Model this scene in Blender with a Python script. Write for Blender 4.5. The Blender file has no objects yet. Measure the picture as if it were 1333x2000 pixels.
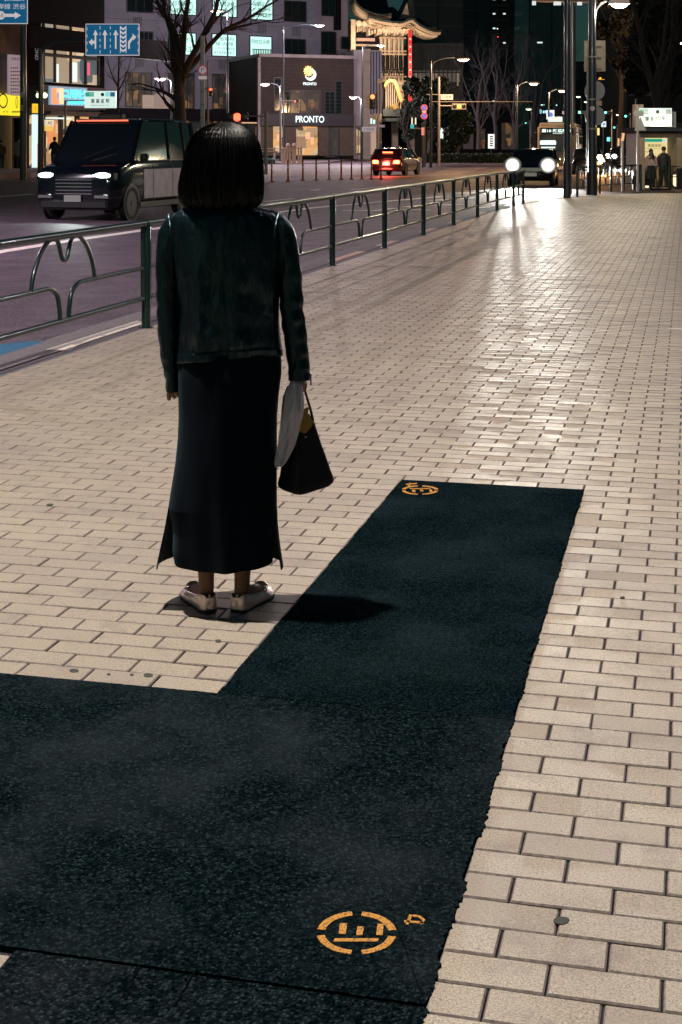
import bpy, math, random
import numpy as np
from mathutils import Vector, Matrix, noise
random.seed(7); np.random.seed(7)
S = bpy.context.scene
C = S.collection
# ------------------------------------------------------------------ camera
FPX, HOR, CX, CAMH, PSI = 2840.0, 286.0, 666.5, 1.486, 0.235
cp, sp = math.cos(PSI), math.sin(PSI)
cam = bpy.data.cameras.new('camera'); camo = bpy.data.objects.new('camera', cam); C.objects.link(camo)
cam.sensor_fit = 'VERTICAL'; cam.sensor_height = 36; cam.sensor_width = 24
cam.lens = FPX/2000*36; cam.shift_y = -(1000-HOR)/2000
cam.clip_start = .05; cam.clip_end = 3000
camo.location = (0, 0, CAMH); camo.rotation_euler = (math.pi/2, 0, PSI)
S.camera = camo
# ------------------------------------------------------------------ night sky, moonlight, exposure
W = bpy.data.worlds.new('World'); S.world = W; W.use_nodes = True
wn = W.node_tree; bg = wn.nodes['Background']
sky = wn.nodes.new('ShaderNodeTexSky'); sky.sky_type = 'NISHITA'; sky.sun_disc = False
sky.sun_elevation = math.radians(12); sky.sun_rotation = math.radians(200)
tint = wn.nodes.new('ShaderNodeMixRGB'); tint.blend_type = 'MULTIPLY'; tint.inputs[0].default_value = 1
tint.inputs[2].default_value = (.42, .95, 1.0, 1)
wn.links.new(sky.outputs[0], tint.inputs[1]); wn.links.new(tint.outputs[0], bg.inputs[0])
bg.inputs[1].default_value = 0.0075
sun = bpy.data.lights.new('moon', 'SUN'); sun.energy = .012; sun.angle = math.radians(.5); sun.color = (.75, .9, 1)
suno = bpy.data.objects.new('moon', sun); C.objects.link(suno); suno.rotation_euler = (math.radians(50), 0, math.radians(20))
S.view_settings.view_transform = 'Standard'; S.view_settings.look = 'None'
S.view_settings.exposure = 0; S.view_settings.gamma = 1; S.view_settings.use_curve_mapping = False
S.cycles.use_denoising = True
S.cycles.max_bounces = 6; S.cycles.diffuse_bounces = 2; S.cycles.glossy_bounces = 3
S.cycles.sample_clamp_indirect = 4; S.cycles.sample_clamp_direct = 0

# ------------------------------------------------------------------ helpers
def c2w(a, d, z=0.): return Vector((a*cp-d*sp, a*sp+d*cp, z))
def G(u, v, z=0.):
    d = FPX*(CAMH-z)/(v-HOR); return c2w((u-CX)/FPX*d, d, z)
def V(u, v, d): return c2w((u-CX)/FPX*d, d, CAMH-(v-HOR)*d/FPX)
def w2p(x, y, z):
    a = x*cp+y*sp; d = -x*sp+y*cp
    return CX+FPX*a/d, HOR+FPX*(CAMH-z)/d, d
def tag(o, label=None, cat=None, group=None, kind=None):
    if label: o['label'] = label
    if cat: o['category'] = cat
    if group: o['group'] = group
    if kind: o['kind'] = kind
    return o
def thing(name, label, cat, loc, rot=0., group=None):
    o = bpy.data.objects.new(name, None); C.objects.link(o); o.location = loc; o.rotation_euler = (0, 0, rot)
    o.empty_display_size = .3
    return tag(o, label, cat, group)
class MB:
    def __init__(s): s.v = []; s.f = []
    def add(s, vs, fs):
        n = len(s.v); s.v += [tuple(p) for p in vs]; s.f += [tuple(i+n for i in f) for f in fs]; return s
    def box(s, x0, x1, y0, y1, z0, z1):
        return s.add([(x0,y0,z0),(x1,y0,z0),(x1,y1,z0),(x0,y1,z0),(x0,y0,z1),(x1,y0,z1),(x1,y1,z1),(x0,y1,z1)],
            [(0,3,2,1),(4,5,6,7),(0,1,5,4),(1,2,6,5),(2,3,7,6),(3,0,4,7)])
    def bbox(s, x0, x1, y0, y1, z0, z1, b=.01):   # box with chamfered vertical and top edges
        r0 = [(x0+b,y0),(x1-b,y0),(x1,y0+b),(x1,y1-b),(x1-b,y1),(x0+b,y1),(x0,y1-b),(x0,y0+b)]
        cx, cy = (x0+x1)/2, (y0+y1)/2
        r1 = [(x+(b if x < cx else -b), y+(b if y < cy else -b)) for x, y in r0]
        vs = [(x,y,z0) for x,y in r0]+[(x,y,z1-b) for x,y in r0]+[(x,y,z1) for x,y in r1]
        fs = [tuple(range(7,-1,-1)), tuple(range(16,24))]
        for k in (0,8):
            for i in range(8): j=(i+1)%8; fs.append((k+i,k+j,k+8+j,k+8+i))
        return s.add(vs, fs)
    def tube(s, pts, r, n=8, cap=True):
        pts = [Vector(p) for p in pts]; rs = r if hasattr(r,'__len__') else [r]*len(pts)
        vs = []; up = None
        for i, p in enumerate(pts):
            t = (pts[min(i+1,len(pts)-1)]-pts[max(i-1,0)]).normalized()
            if up is None: up = Vector((0,0,1)) if abs(t.z) < .9 else Vector((1,0,0))
            a = t.cross(up)
            if a.length < 1e-4: a = t.cross(Vector((0,1,0)))
            a.normalize(); b = a.cross(t).normalized(); up = b
            for k in range(n):
                q = 2*math.pi*k/n; vs.append(p+a*math.cos(q)*rs[i]+b*math.sin(q)*rs[i])
        fs = []
        for i in range(len(pts)-1):
            for k in range(n):
                j=(k+1)%n; fs.append((i*n+k,i*n+j,(i+1)*n+j,(i+1)*n+k))
        if cap: fs += [tuple(range(n-1,-1,-1)), tuple(range((len(pts)-1)*n,len(pts)*n))]
        return s.add(vs, fs)
    def cyl(s, x, y, z0, z1, r, n=16, r1=None): return s.tube([(x,y,z0),(x,y,z1)], [r, r if r1 is None else r1], n)
    def disc(s, x, y, z, r, d=(0,-1,0), t=.02, n=20):
        d = Vector(d); p = Vector((x,y,z)); return s.tube([p, p+d*t], r, n)
    def prism(s, poly, y0, y1):    # polygon in xz, extruded along y
        n = len(poly)
        vs = [(x,y0,z) for x,z in poly]+[(x,y1,z) for x,z in poly]
        return s.add(vs, [tuple(range(n)), tuple(range(2*n-1,n-1,-1))]+[(i,n+i,n+(i+1)%n,(i+1)%n) for i in range(n)])
    def slab(s, poly, z0, z1):     # polygon in xy (ccw), extruded along z
        n = len(poly)
        ar = sum(poly[i][0]*poly[(i+1)%n][1]-poly[(i+1)%n][0]*poly[i][1] for i in range(n))
        if ar < 0: poly = list(poly)[::-1]
        vs = [(p[0],p[1],z0) for p in poly]+[(p[0],p[1],z1) for p in poly]
        return s.add(vs, [tuple(range(n-1,-1,-1)), tuple(range(n,2*n))]+[(i,(i+1)%n,n+(i+1)%n,n+i) for i in range(n)])
    def ball(s, x, y, z, rx, ry=None, rz=None, n=14, m=9):
        ry = ry or rx; rz = rz or rx; vs = []; fs = []
        for i in range(m+1):
            t = math.pi*i/m
            for k in range(n):
                q = 2*math.pi*k/n; vs.append((x+rx*math.sin(t)*math.cos(q), y+ry*math.sin(t)*math.sin(q), z+rz*math.cos(t)))
        for i in range(m):
            for k in range(n):
                j=(k+1)%n; fs.append((i*n+k,(i+1)*n+k,(i+1)*n+j,i*n+j))
        return s.add(vs, fs)
    def grid(s, rows, closed=True):   # rows of equal length point lists
        n = len(rows[0]); vs = [p for r in rows for p in r]; fs = []
        for i in range(len(rows)-1):
            for k in range(n if closed else n-1):
                j=(k+1)%n; fs.append((i*n+k,i*n+j,(i+1)*n+j,(i+1)*n+k))
        return s.add(vs, fs)
    def mesh(s, name, mat=None, smooth=False):
        me = bpy.data.meshes.new(name); me.from_pydata(s.v, [], s.f); me.validate()
        if mat: me.materials.append(mat)
        if smooth:
            me.polygons.foreach_set('use_smooth', [True]*len(me.polygons))
            try: me.set_sharp_from_angle(angle=math.radians(50))
            except Exception: pass
        me.update(); return me
    def build(s, name, mat, parent=None, smooth=False, **kw):
        o = bpy.data.objects.new(name, s.mesh(name, mat, smooth)); C.objects.link(o)
        if parent: o.parent = parent
        return tag(o, **kw)
def bx(name, mat, parent, *b, **kw): return MB().box(*b).build(name, mat, parent, **kw)
def copy_tree(o, parent=None):
    c = o.copy(); C.objects.link(c); c.parent = parent
    for ch in list(o.children): copy_tree(ch, c)
    return c
# ---- materials
def mat(name, col, rough=.6, metal=0., spec=.5, noise_s=0, noise_a=0., bump=0., bump_s=0, coat=0., sheen=0.):
    m = bpy.data.materials.new(name); m.use_nodes = True; nt = m.node_tree; b = nt.nodes['Principled BSDF']
    b.inputs['Base Color'].default_value = (*col, 1); b.inputs['Roughness'].default_value = rough
    b.inputs['Metallic'].default_value = metal; b.inputs['Specular IOR Level'].default_value = spec
    if coat: b.inputs['Coat Weight'].default_value = coat; b.inputs['Coat Roughness'].default_value = .08
    tc = nt.nodes.new('ShaderNodeTexCoord')
    if noise_a:
        n = nt.nodes.new('ShaderNodeTexNoise'); n.inputs['Scale'].default_value = noise_s; n.inputs['Detail'].default_value = 5
        nt.links.new(tc.outputs['Object'], n.inputs['Vector'])
        mr = nt.nodes.new('ShaderNodeMapRange'); mr.inputs[1].default_value=.3; mr.inputs[2].default_value=.7
        mr.inputs[3].default_value = 1-noise_a; mr.inputs[4].default_value = 1+noise_a
        mx = nt.nodes.new('ShaderNodeVectorMath'); mx.operation='SCALE'; mx.inputs[0].default_value = col
        nt.links.new(n.outputs[0], mr.inputs[0]); nt.links.new(mr.outputs[0], mx.inputs['Scale']); nt.links.new(mx.outputs[0], b.inputs['Base Color'])
    if bump:
        n = nt.nodes.new('ShaderNodeTexNoise'); n.inputs['Scale'].default_value = bump_s; n.inputs['Detail'].default_value = 4
        nt.links.new(tc.outputs['Object'], n.inputs['Vector'])
        bp = nt.nodes.new('ShaderNodeBump'); bp.inputs['Strength'].default_value = bump; bp.inputs['Distance'].default_value = .02
        nt.links.new(n.outputs[0], bp.inputs['Height']); nt.links.new(bp.outputs[0], b.inputs['Normal'])
    return m
def emit(name, col, st, base=None, sample=False):
    m = bpy.data.materials.new(name); m.use_nodes = True; b = m.node_tree.nodes['Principled BSDF']
    b.inputs['Base Color'].default_value = (*(base or (.3,.3,.3)), 1); b.inputs['Roughness'].default_value=.4
    b.inputs['Emission Color'].default_value = (*col, 1); b.inputs['Emission Strength'].default_value = st
    if not sample: m.cycles.emission_sampling = 'NONE'
    return m
def N(nt, t, **kw):
    n = nt.nodes.new(t)
    for k, v in kw.items(): setattr(n, k, v)
    return n
def math_(nt, op, a, b=None, c=None):
    n = N(nt, 'ShaderNodeMath', operation=op)
    for i, x in enumerate((a,b,c)):
        if x is None: continue
        if isinstance(x, (int,float)): n.inputs[i].default_value = x
        else: nt.links.new(x, n.inputs[i])
    return n.outputs[0]
def tex(nt, vec, s, detail=3, kind='Noise', out=0, rough=.5):
    n = nt.nodes.new('ShaderNodeTex'+kind); n.inputs['Scale'].default_value = s
    if kind == 'Noise': n.inputs['Detail'].default_value = detail; n.inputs['Roughness'].default_value = rough
    nt.links.new(vec, n.inputs['Vector']); return n.outputs[out]
def ramp(nt, x, stops):
    r = nt.nodes.new('ShaderNodeValToRGB'); e = r.color_ramp.elements
    while len(e) < len(stops): e.new(.5)
    for k, (p, c) in enumerate(stops):
        e[k].position = p; e[k].color = (*c, 1) if hasattr(c,'__len__') else (c,c,c,1)
    nt.links.new(x, r.inputs[0]); return r.outputs[0]
def mixc(nt, f, a, b, mode='MIX'):
    n = nt.nodes.new('ShaderNodeMixRGB'); n.blend_type = mode
    for i, x in enumerate((f,a,b)):
        if isinstance(x, (int,float)): n.inputs[i].default_value = x
        elif isinstance(x, tuple): n.inputs[i].default_value = (*x, 1)
        else: nt.links.new(x, n.inputs[i])
    return n.outputs[0]
# ---- lettering
def text(s, x, z, w, hgt, y, m, parent, name='lettering', depth=.01, fit=True, bold=0., label=None, vertical=False):
    cu = bpy.data.curves.new('t', 'FONT'); cu.body = s; cu.extrude = 0; cu.offset = bold; cu.resolution_u = 3
    cu.align_x = 'LEFT'
    if vertical: cu.body = '\n'.join(s); cu.align_x = 'CENTER'; cu.space_line = .85
    o = bpy.data.objects.new('t', cu); C.objects.link(o)
    dg = bpy.context.evaluated_depsgraph_get(); me = bpy.data.meshes.new_from_object(o.evaluated_get(dg))
    bpy.data.objects.remove(o); bpy.data.curves.remove(cu)
    n = len(me.vertices)
    if not n: return None
    co = np.empty(n*3, 'f'); me.vertices.foreach_get('co', co); co = co.reshape(-1,3)
    mn, mx = co.min(0), co.max(0); sx = w/max(mx[0]-mn[0],1e-6); sz = hgt/max(mx[1]-mn[1],1e-6)
    out = np.zeros_like(co); out[:,0] = x-w/2+(co[:,0]-mn[0])*sx; out[:,2] = z-hgt/2+(co[:,1]-mn[1])*sz; out[:,1] = y
    me.vertices.foreach_set('co', out.ravel()); me.materials.clear(); me.materials.append(m)
    me.polygons.foreach_set('material_index', [0]*len(me.polygons)); me.name = name; me.update()
    ob = bpy.data.objects.new(name, me); C.objects.link(ob); ob.parent = parent
    return ob
def skin(name, verts, edges, rad, m, parent=None, sub=2, root=0, **kw):
    me = bpy.data.meshes.new(name); me.from_pydata(verts, edges, [])
    o = bpy.data.objects.new(name, me); C.objects.link(o)
    md = o.modifiers.new('s', 'SKIN'); md.use_smooth_shade = True
    for i, r in enumerate(rad):
        sv = me.skin_vertices[0].data[i]; sv.radius = r if hasattr(r,'__len__') else (r, r); sv.use_root = (i == root)
    sb = o.modifiers.new('u', 'SUBSURF'); sb.levels = sub; sb.render_levels = sub
    dg = bpy.context.evaluated_depsgraph_get(); nm = bpy.data.meshes.new_from_object(o.evaluated_get(dg))
    bpy.data.objects.remove(o); nm.materials.clear(); nm.materials.append(m); nm.name = name
    nm.polygons.foreach_set('material_index', [0]*len(nm.polygons))
    nm.polygons.foreach_set('use_smooth', [True]*len(nm.polygons))
    ob = bpy.data.objects.new(name, nm); C.objects.link(ob)
    if parent: ob.parent = parent
    return tag(ob, **kw)
def lamp(name, loc, power, col=(1,.8,.6), r=.1, spot=None, rot=(0,0,0), parent=None, blend=.4):
    l = bpy.data.lights.new(name, 'SPOT' if spot else 'POINT'); l.energy = power; l.color = col; l.shadow_soft_size = r
    if spot: l.spot_size = spot; l.spot_blend = blend
    o = bpy.data.objects.new(name, l); C.objects.link(o); o.location = loc; o.rotation_euler = rot
    if parent: o.parent = parent
    return o
def smooth(pts, n=6):
    out = []; P = [Vector(p) for p in pts]
    for i in range(len(P)-1):
        p0 = P[max(i-1,0)]; p1 = P[i]; p2 = P[i+1]; p3 = P[min(i+2,len(P)-1)]
        for j in range(n):
            t = j/n; out.append(.5*((2*p1)+(-p0+p2)*t+(2*p0-5*p1+4*p2-p3)*t*t+(-p0+3*p1-3*p2+p3)*t**3))
    out.append(P[-1]); return out
# frames measured from the photograph: local x runs along a facade or across the view, local -y faces the viewer
class Fr:
    def __init__(s, u0, D, th=0.):
        s.D = D; s.a0 = (u0-CX)/FPX*D; s.c = math.cos(th); s.s = math.sin(th); s.rot = PSI+th
        s.loc = c2w(s.a0, D, 0)
    def X(s, u):
        U = (u-CX)/FPX; return (U*s.D-s.a0)/(s.c-U*s.s)
    def dep(s, u): return s.D+s.X(u)*s.s
    def Z(s, v, u=None):
        d = s.D if u is None else s.dep(u); return CAMH-(v-HOR)*d/FPX
    def R(s, u0, v0, u1, v1):    # pixel rectangle -> x0,x1,z0,z1 (upright)
        um = (u0+u1)/2; return s.X(u0), s.X(u1), s.Z(v1, um), s.Z(v0, um)
def fbox(fr, name, m, parent, u0, v0, u1, v1, o0, o1, mb=None, **kw):  # o = distance in front of the plane
    x0, x1, z0, z1 = fr.R(u0, v0, u1, v1)
    b = (mb or MB()).box(x0, x1, -o1, -o0, z0, z1)
    return b if mb is not None else b.build(name, m, parent, **kw)
def ftext(fr, s, m, parent, u0, v0, u1, v1, o, **kw):
    x0, x1, z0, z1 = fr.R(u0, v0, u1, v1)
    return text(s, (x0+x1)/2, (z0+z1)/2, x1-x0, z1-z0, -o, m, parent, **kw)

# ------------------------------------------------------------------ materials
def paver_mat():
    m = bpy.data.materials.new('paver'); m.use_nodes = True; nt = m.node_tree; b = nt.nodes['Principled BSDF']
    geo = N(nt, 'ShaderNodeNewGeometry'); pos = geo.outputs['Position']
    sx = N(nt, 'ShaderNodeSeparateXYZ'); nt.links.new(pos, sx.inputs[0])
    row = math_(nt, 'FLOOR', math_(nt, 'DIVIDE', math_(nt, 'SUBTRACT', sx.outputs[1], Y0-.1), .1))
    par = math_(nt, 'MULTIPLY', math_(nt, 'PINGPONG', row, 1.0), .1)
    colx = math_(nt, 'FLOOR', math_(nt, 'DIVIDE', math_(nt, 'SUBTRACT', math_(nt,'SUBTRACT', sx.outputs[0], X0), par), .2))
    cv = N(nt, 'ShaderNodeCombineXYZ'); nt.links.new(row, cv.inputs[1]); nt.links.new(colx, cv.inputs[0])
    wnz = N(nt, 'ShaderNodeTexWhiteNoise'); wnz.noise_dimensions='3D'; nt.links.new(cv.outputs[0], wnz.inputs['Vector'])
    vr = wnz.outputs[0]
    sp1 = tex(nt, pos, 420, 2); sp2 = tex(nt, pos, 900, 1, 'Voronoi'); big = tex(nt, pos, 1.3, 4); mid = tex(nt, pos, 14, 4)
    dirt = tex(nt, pos, 5, 6, rough=.7)
    sp3 = tex(nt, pos, 190, 3, rough=.7)
    base = ramp(nt, math_(nt,'ADD',math_(nt,'MULTIPLY',sp1,.5),math_(nt,'MULTIPLY',sp3,.5)), [(.36,(.10,.085,.075)),(.45,(.34,.29,.235)),(.55,(.50,.43,.33)),(.66,(.68,.61,.49))])
    base = mixc(nt, ramp(nt, vr, [(0,0.),(.6,.15),(1,.45)]), base, (.27,.225,.195))
    base = mixc(nt, ramp(nt, big, [(.42,0.),(.7,.40)]), base, (.25,.21,.20))
    base = mixc(nt, ramp(nt, dirt, [(.54,0.),(.72,.6)]), base, (.18,.145,.145))
    spot = tex(nt, pos, 26, 0, 'Voronoi')
    base = mixc(nt, ramp(nt, spot, [(.05,.75),(.075,0.)]), base, (.10,.08,.08))
    nt.links.new(base, b.inputs['Base Color'])
    ro = math_(nt, 'ADD', math_(nt, 'MULTIPLY', mid, .22), math_(nt, 'MULTIPLY', vr, .10)); ro = math_(nt, 'ADD', ro, .34)
    nt.links.new(ro, b.inputs['Roughness']); b.inputs['Specular IOR Level'].default_value = .5
    bp = N(nt, 'ShaderNodeBump'); bp.inputs['Strength'].default_value=.45; bp.inputs['Distance'].default_value=.0022
    nt.links.new(math_(nt,'ADD', sp1, math_(nt,'MULTIPLY',mid,.5)), bp.inputs['Height']); nt.links.new(bp.outputs[0], b.inputs['Normal'])
    return m
def asphalt_mat(name, c0, c1, agg=170, bs=.9, spec=.5, patch=.5, rough=.62, pt=(.1,.09,.1)):
    m = bpy.data.materials.new(name); m.use_nodes = True; nt = m.node_tree; b = nt.nodes['Principled BSDF']
    geo = N(nt, 'ShaderNodeNewGeometry'); pos = geo.outputs['Position']
    wv = N(nt,'ShaderNodeVectorMath', operation='SCALE'); wn_ = N(nt,'ShaderNodeTexNoise'); wn_.inputs['Scale'].default_value = agg*.8; nt.links.new(pos, wn_.inputs['Vector'])
    nt.links.new(wn_.outputs['Color'], wv.inputs[0]); wv.inputs['Scale'].default_value = .9/agg; ad = N(nt,'ShaderNodeVectorMath', operation='ADD'); nt.links.new(pos, ad.inputs[0]); nt.links.new(wv.outputs[0], ad.inputs[1])
    v2 = N(nt,'ShaderNodeTexVoronoi'); v2.inputs['Scale'].default_value=agg; nt.links.new(ad.outputs[0], v2.inputs['Vector']); v = v2.outputs['Distance']
    cs = N(nt,'ShaderNodeSeparateXYZ'); nt.links.new(v2.outputs['Color'], cs.inputs[0])
    n1 = tex(nt, pos, 1.9, 5, rough=.6); n2 = tex(nt, pos, 11, 5, rough=.7); fine = tex(nt, pos, agg*3, 3, rough=.7); stone = ramp(nt, v, [(.15,1.),(.62,0.)])
    rug = ramp(nt, math_(nt,'ADD',n1,math_(nt,'MULTIPLY',math_(nt,'SUBTRACT',n2,.5),.5)), [(.40,1.),(.60,.15)])
    base = mixc(nt, ramp(nt, cs.outputs[0], [(.25,0.),(.6,.35),(1.,1.)]), c0, c1)
    base = mixc(nt, math_(nt,'MULTIPLY', math_(nt,'SUBTRACT',1.,stone), .75), base, tuple(x*.4 for x in c0))
    base = mixc(nt, ramp(nt, n1, [(.44,0.),(.70,patch)]), base, pt)
    base = mixc(nt, ramp(nt, fine, [(.3,.35),(.7,0.)]), base, tuple(x*.3 for x in c0))
    nt.links.new(base, b.inputs['Base Color'])
    b.inputs['Roughness'].default_value = rough; b.inputs['Specular IOR Level'].default_value = spec
    hgt = math_(nt,'ADD', math_(nt,'MULTIPLY', math_(nt,'MULTIPLY', stone, cs.outputs[2]), math_(nt,'MULTIPLY', rug, 1.3)), math_(nt,'MULTIPLY', fine, .35))
    bp = N(nt, 'ShaderNodeBump'); bp.inputs['Strength'].default_value=bs; bp.inputs['Distance'].default_value=1.3/agg
    nt.links.new(hgt, bp.inputs['Height']); nt.links.new(bp.outputs[0], b.inputs['Normal'])
    return m
X0, Y0 = -.345, 2.76
M = {}
M['paver'] = paver_mat()
M['paver_edge'] = mat('paver_dirty_edge', (.25,.21,.19), .9, noise_s=60, noise_a=.4)
M['bed'] = mat('joint_sand', (.035,.03,.035), .95, noise_s=60, noise_a=.4)
M['patch'] = asphalt_mat('patch_asphalt', (.003,.009,.012), (.044,.076,.088), 150, 1., spec=0., rough=.9, pt=(.042,.054,.064))
M['patch2'] = asphalt_mat('patch_asphalt_upper', (.002,.008,.011), (.036,.066,.076), 210, 1., spec=0., patch=.3, rough=.9, pt=(.030,.044,.050))
M['patch3'] = asphalt_mat('patch_asphalt_old', (.004,.011,.014), (.065,.098,.112), 130, 1., spec=0., patch=.5, rough=.75, pt=(.045,.047,.062))
M['road'] = asphalt_mat('road_asphalt', (.09,.062,.095), (.37,.285,.335), 60, .5, patch=.5, pt=(.23,.18,.215), rough=.6, spec=.3)
M['curb'] = mat('curb_stone', (.16,.14,.15), .8, noise_s=30, noise_a=.3, bump=.3, bump_s=200)
M['curbwhite'] = mat('curb_white_paint', (.84,.78,.66), .6, noise_s=40, noise_a=.18)
M['curborange'] = mat('curb_pale_block', (.60,.42,.30), .7, noise_s=40, noise_a=.25)
M['line'] = mat('road_paint', (.82,.74,.68), .6, noise_s=9, noise_a=.22)
M['blue'] = mat('blue_road_paint', (.02,.14,.26), .6, noise_s=20, noise_a=.25)
M['mark'] = None
M['green'] = mat('green_paint', (.002,.019,.016), .30, coat=.25, noise_s=25, noise_a=.25)
M['greenfar'] = M['green']
M['pole'] = mat('dark_pole_paint', (.025,.035,.045), .35, coat=.4)
M['polegrey'] = mat('galvanised_pole', (.34,.30,.29), .5, metal=.3)
M['black'] = mat('black_plastic', (.012,.012,.014), .4)
M['glass'] = mat('dark_glass', (.006,.009,.012), .06, spec=.9, coat=.6)
M['rubber'] = mat('tyre_rubber', (.012,.012,.013), .75)
M['rim'] = mat('alloy_rim', (.45,.48,.5), .25, metal=.9)
M['carblack'] = mat('car_black_paint', (.003,.004,.008), .14, coat=.6, spec=.35)
M['cardark'] = mat('car_dark_paint', (.02,.015,.02), .22, coat=1.)
M['silver'] = mat('silver_panel', (.40,.36,.42), .32, metal=.25, coat=.5, noise_s=4, noise_a=.2)
M['chrome'] = mat('chrome', (.6,.6,.62), .15, metal=1)
M['wallgrey'] = mat('grey_render_wall', (.23,.235,.31), .85, noise_s=.6, noise_a=.14, bump=.1, bump_s=30)
M['wallgrey2'] = mat('pale_render_wall', (.36,.32,.36), .85, noise_s=.6, noise_a=.12)
M['walldark'] = mat('dark_stone_cladding', (.014,.013,.017), .9, spec=.1, noise_s=2, noise_a=.2)
M['concrete'] = mat('concrete', (.27,.235,.24), .85, noise_s=1.4, noise_a=.2)
M['beige'] = mat('beige_stone', (.30,.255,.215), .8, noise_s=1.2, noise_a=.15)
M['steelgrey'] = mat('grey_metal', (.12,.13,.14), .5, metal=.4)
M['white'] = mat('white_paint', (.62,.60,.60), .5)
M['ink'] = mat('dark_ink', (.02,.05,.06), .6)
M['inkgrey'] = mat('grey_ink', (.12,.12,.13), .6)
M['mullion'] = mat('window_frame_metal', (.03,.035,.04), .4, metal=.3)
M['winpane'] = mat('night_window_glass', (.008,.014,.016), .1, spec=.8)
M['bark'] = mat('bark', (.055,.042,.040), .85, noise_s=8, noise_a=.3, bump=.5, bump_s=20)
M['leafdark'] = mat('dark_leaves', (.018,.035,.020), .6, noise_s=1, noise_a=.4)
M['backplate'] = mat('sign_back', (.42,.37,.29), .6, noise_s=5, noise_a=.1)
M['backplate2'] = mat('sign_back_grey', (.24,.26,.27), .55)
# ------------------------------------------------------------------ ground setting
RZ = -.12
def sheet(name, poly, z0, z1, m, **kw): return MB().slab(poly, z0, z1).build(name, m, kind='structure', **kw)
sheet('road', [(-900,-20),(900,-20),(900,1500),(-900,1500)], RZ-.5, RZ, M['road'])
XC = -4.33
corner = [(XC,-3),(XC,34.5),(-4.28,37),(-4.0,39.5),(-3.55,42),(-2.9,44.4),(-2.2,46.2),(-1.2,47.3),(.5,47.8),(9,48),(9,-3)]
bed = sheet('sidewalk', corner, -.10, -.008, M['bed'])
# kerb: border course, painted tiles, kerb stones
def offs(poly, d):
    out = []
    for i, p in enumerate(poly):
        a = Vector(poly[max(i-1,0)]); b = Vector(poly[min(i+1,len(poly)-1)]); t = (b-a).normalized(); n = Vector((-t.y, t.x))
        out.append(Vector(p)+n*d)
    return out
path = []
raw = [Vector(p) for p in corner[:9]]
raw[0] = Vector((XC, 2.))
for i in range(len(raw)-1):
    L = (raw[i+1]-raw[i]).length; k = max(1, round(L/.6))
    for j in range(k): path.append(raw[i].lerp(raw[i+1], j/k))
path.append(raw[-1])
kerb = thing('kerb', None, None, (0,0,0)); kerb['kind'] = 'structure'
def strip(d0, d1, i0, i1, z0, z1, gap=.006):
    a = offs(path, d0); b = offs(path, d1)
    p = [a[i] for i in range(i0, i1+1)]; q = [b[i] for i in range(i0, i1+1)]
    t0 = (p[1]-p[0]).normalized()*gap; p[0] = p[0]+t0; q[0] = q[0]+t0
    return MB().slab([tuple(x) for x in p]+[tuple(x) for x in q[::-1]], z0, z1)
npth = len(path)
for i in range(npth-1):
    y = path[i].y
    if y < 45:
        strip(0, .11, i, i+1, -.09, -.002).build('border_block', M['curb'], kerb)
        # the near painted run, then the paler blocks by the posts farther on
        white = 10.1 < y < 11.1 or 9.6 < y <= 10.1 or y > 36
        oran = (14.6 < y < 16.2) or (17.8 < y < 19.6) or (21 < y < 22.4) or (24.4 < y < 25.8) or (27.8<y<29) or (31<y<32.2)
        mm = M['curbwhite'] if white else (M['curborange'] if oran else M['curb'])
        strip(.11, .24, i, i+1, -.09, .003).build('kerb_tile', mm, kerb)
        strip(.24, .43, i, i+1, RZ-.05, .001).build('kerb_stone', M['curb'], kerb)
        if y < 30: strip(.43, .85, i, i+1, RZ-.05, RZ+.006).build('gutter_slab', M['curb'], kerb)
# ---- pavers: the 300 that show largest are objects, the rest one joined field
AX0, AX1, AY0, AY1 = X0-.90, X0-.10, Y0+1.0, Y0+3.6      # upper patch; the trench lies below AY0
BY0 = Y0-.285
CXL = G(24,1866).x
def covered(x, y):
    if y > AY0: return AX0 < x < AX1 and y < AY1
    if y > BY0: return x < AX1
    return CXL < x < AX1
gap, ch = .0045, .0032
def paver_geo(w, d, z=0., jit=0., x=0., y=0., hgt=.03, tilt=(0,0)):
    x0, x1, y0, y1 = x-w/2+gap/2, x+w/2-gap/2, y-d/2+gap/2, y+d/2-gap/2
    def zz(px, py, dz): return z-dz+tilt[0]*(px-x)+tilt[1]*(py-y)
    vs = [(px,py,zz(px,py,hgt)) for px,py in ((x0,y0),(x1,y0),(x1,y1),(x0,y1))]
    vs += [(px,py,zz(px,py,.0035)) for px,py in ((x0,y0),(x1,y0),(x1,y1),(x0,y1))]
    vs += [(px,py,zz(px,py,0)) for px,py in ((x0+ch,y0+ch),(x1-ch,y0+ch),(x1-ch,y1-ch),(x0+ch,y1-ch))]
    return vs
PF = [(0,1,5,4),(1,2,6,5),(2,3,7,6),(3,0,4,7),(4,5,9,8),(5,6,10,9),(6,7,11,10),(7,4,8,11),(8,9,10,11)]
def inside_corner(x, y):
    if y < 34.5: return x > XC
    for i in range(1, 9):
        (ax, ay), (bx_, by) = corner[i], corner[i+1]
        if ay <= y <= by and by > ay: return x > ax+(bx_-ax)*(y-ay)/(by-ay)+.02
    return False
near, far_ = [], []
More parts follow.
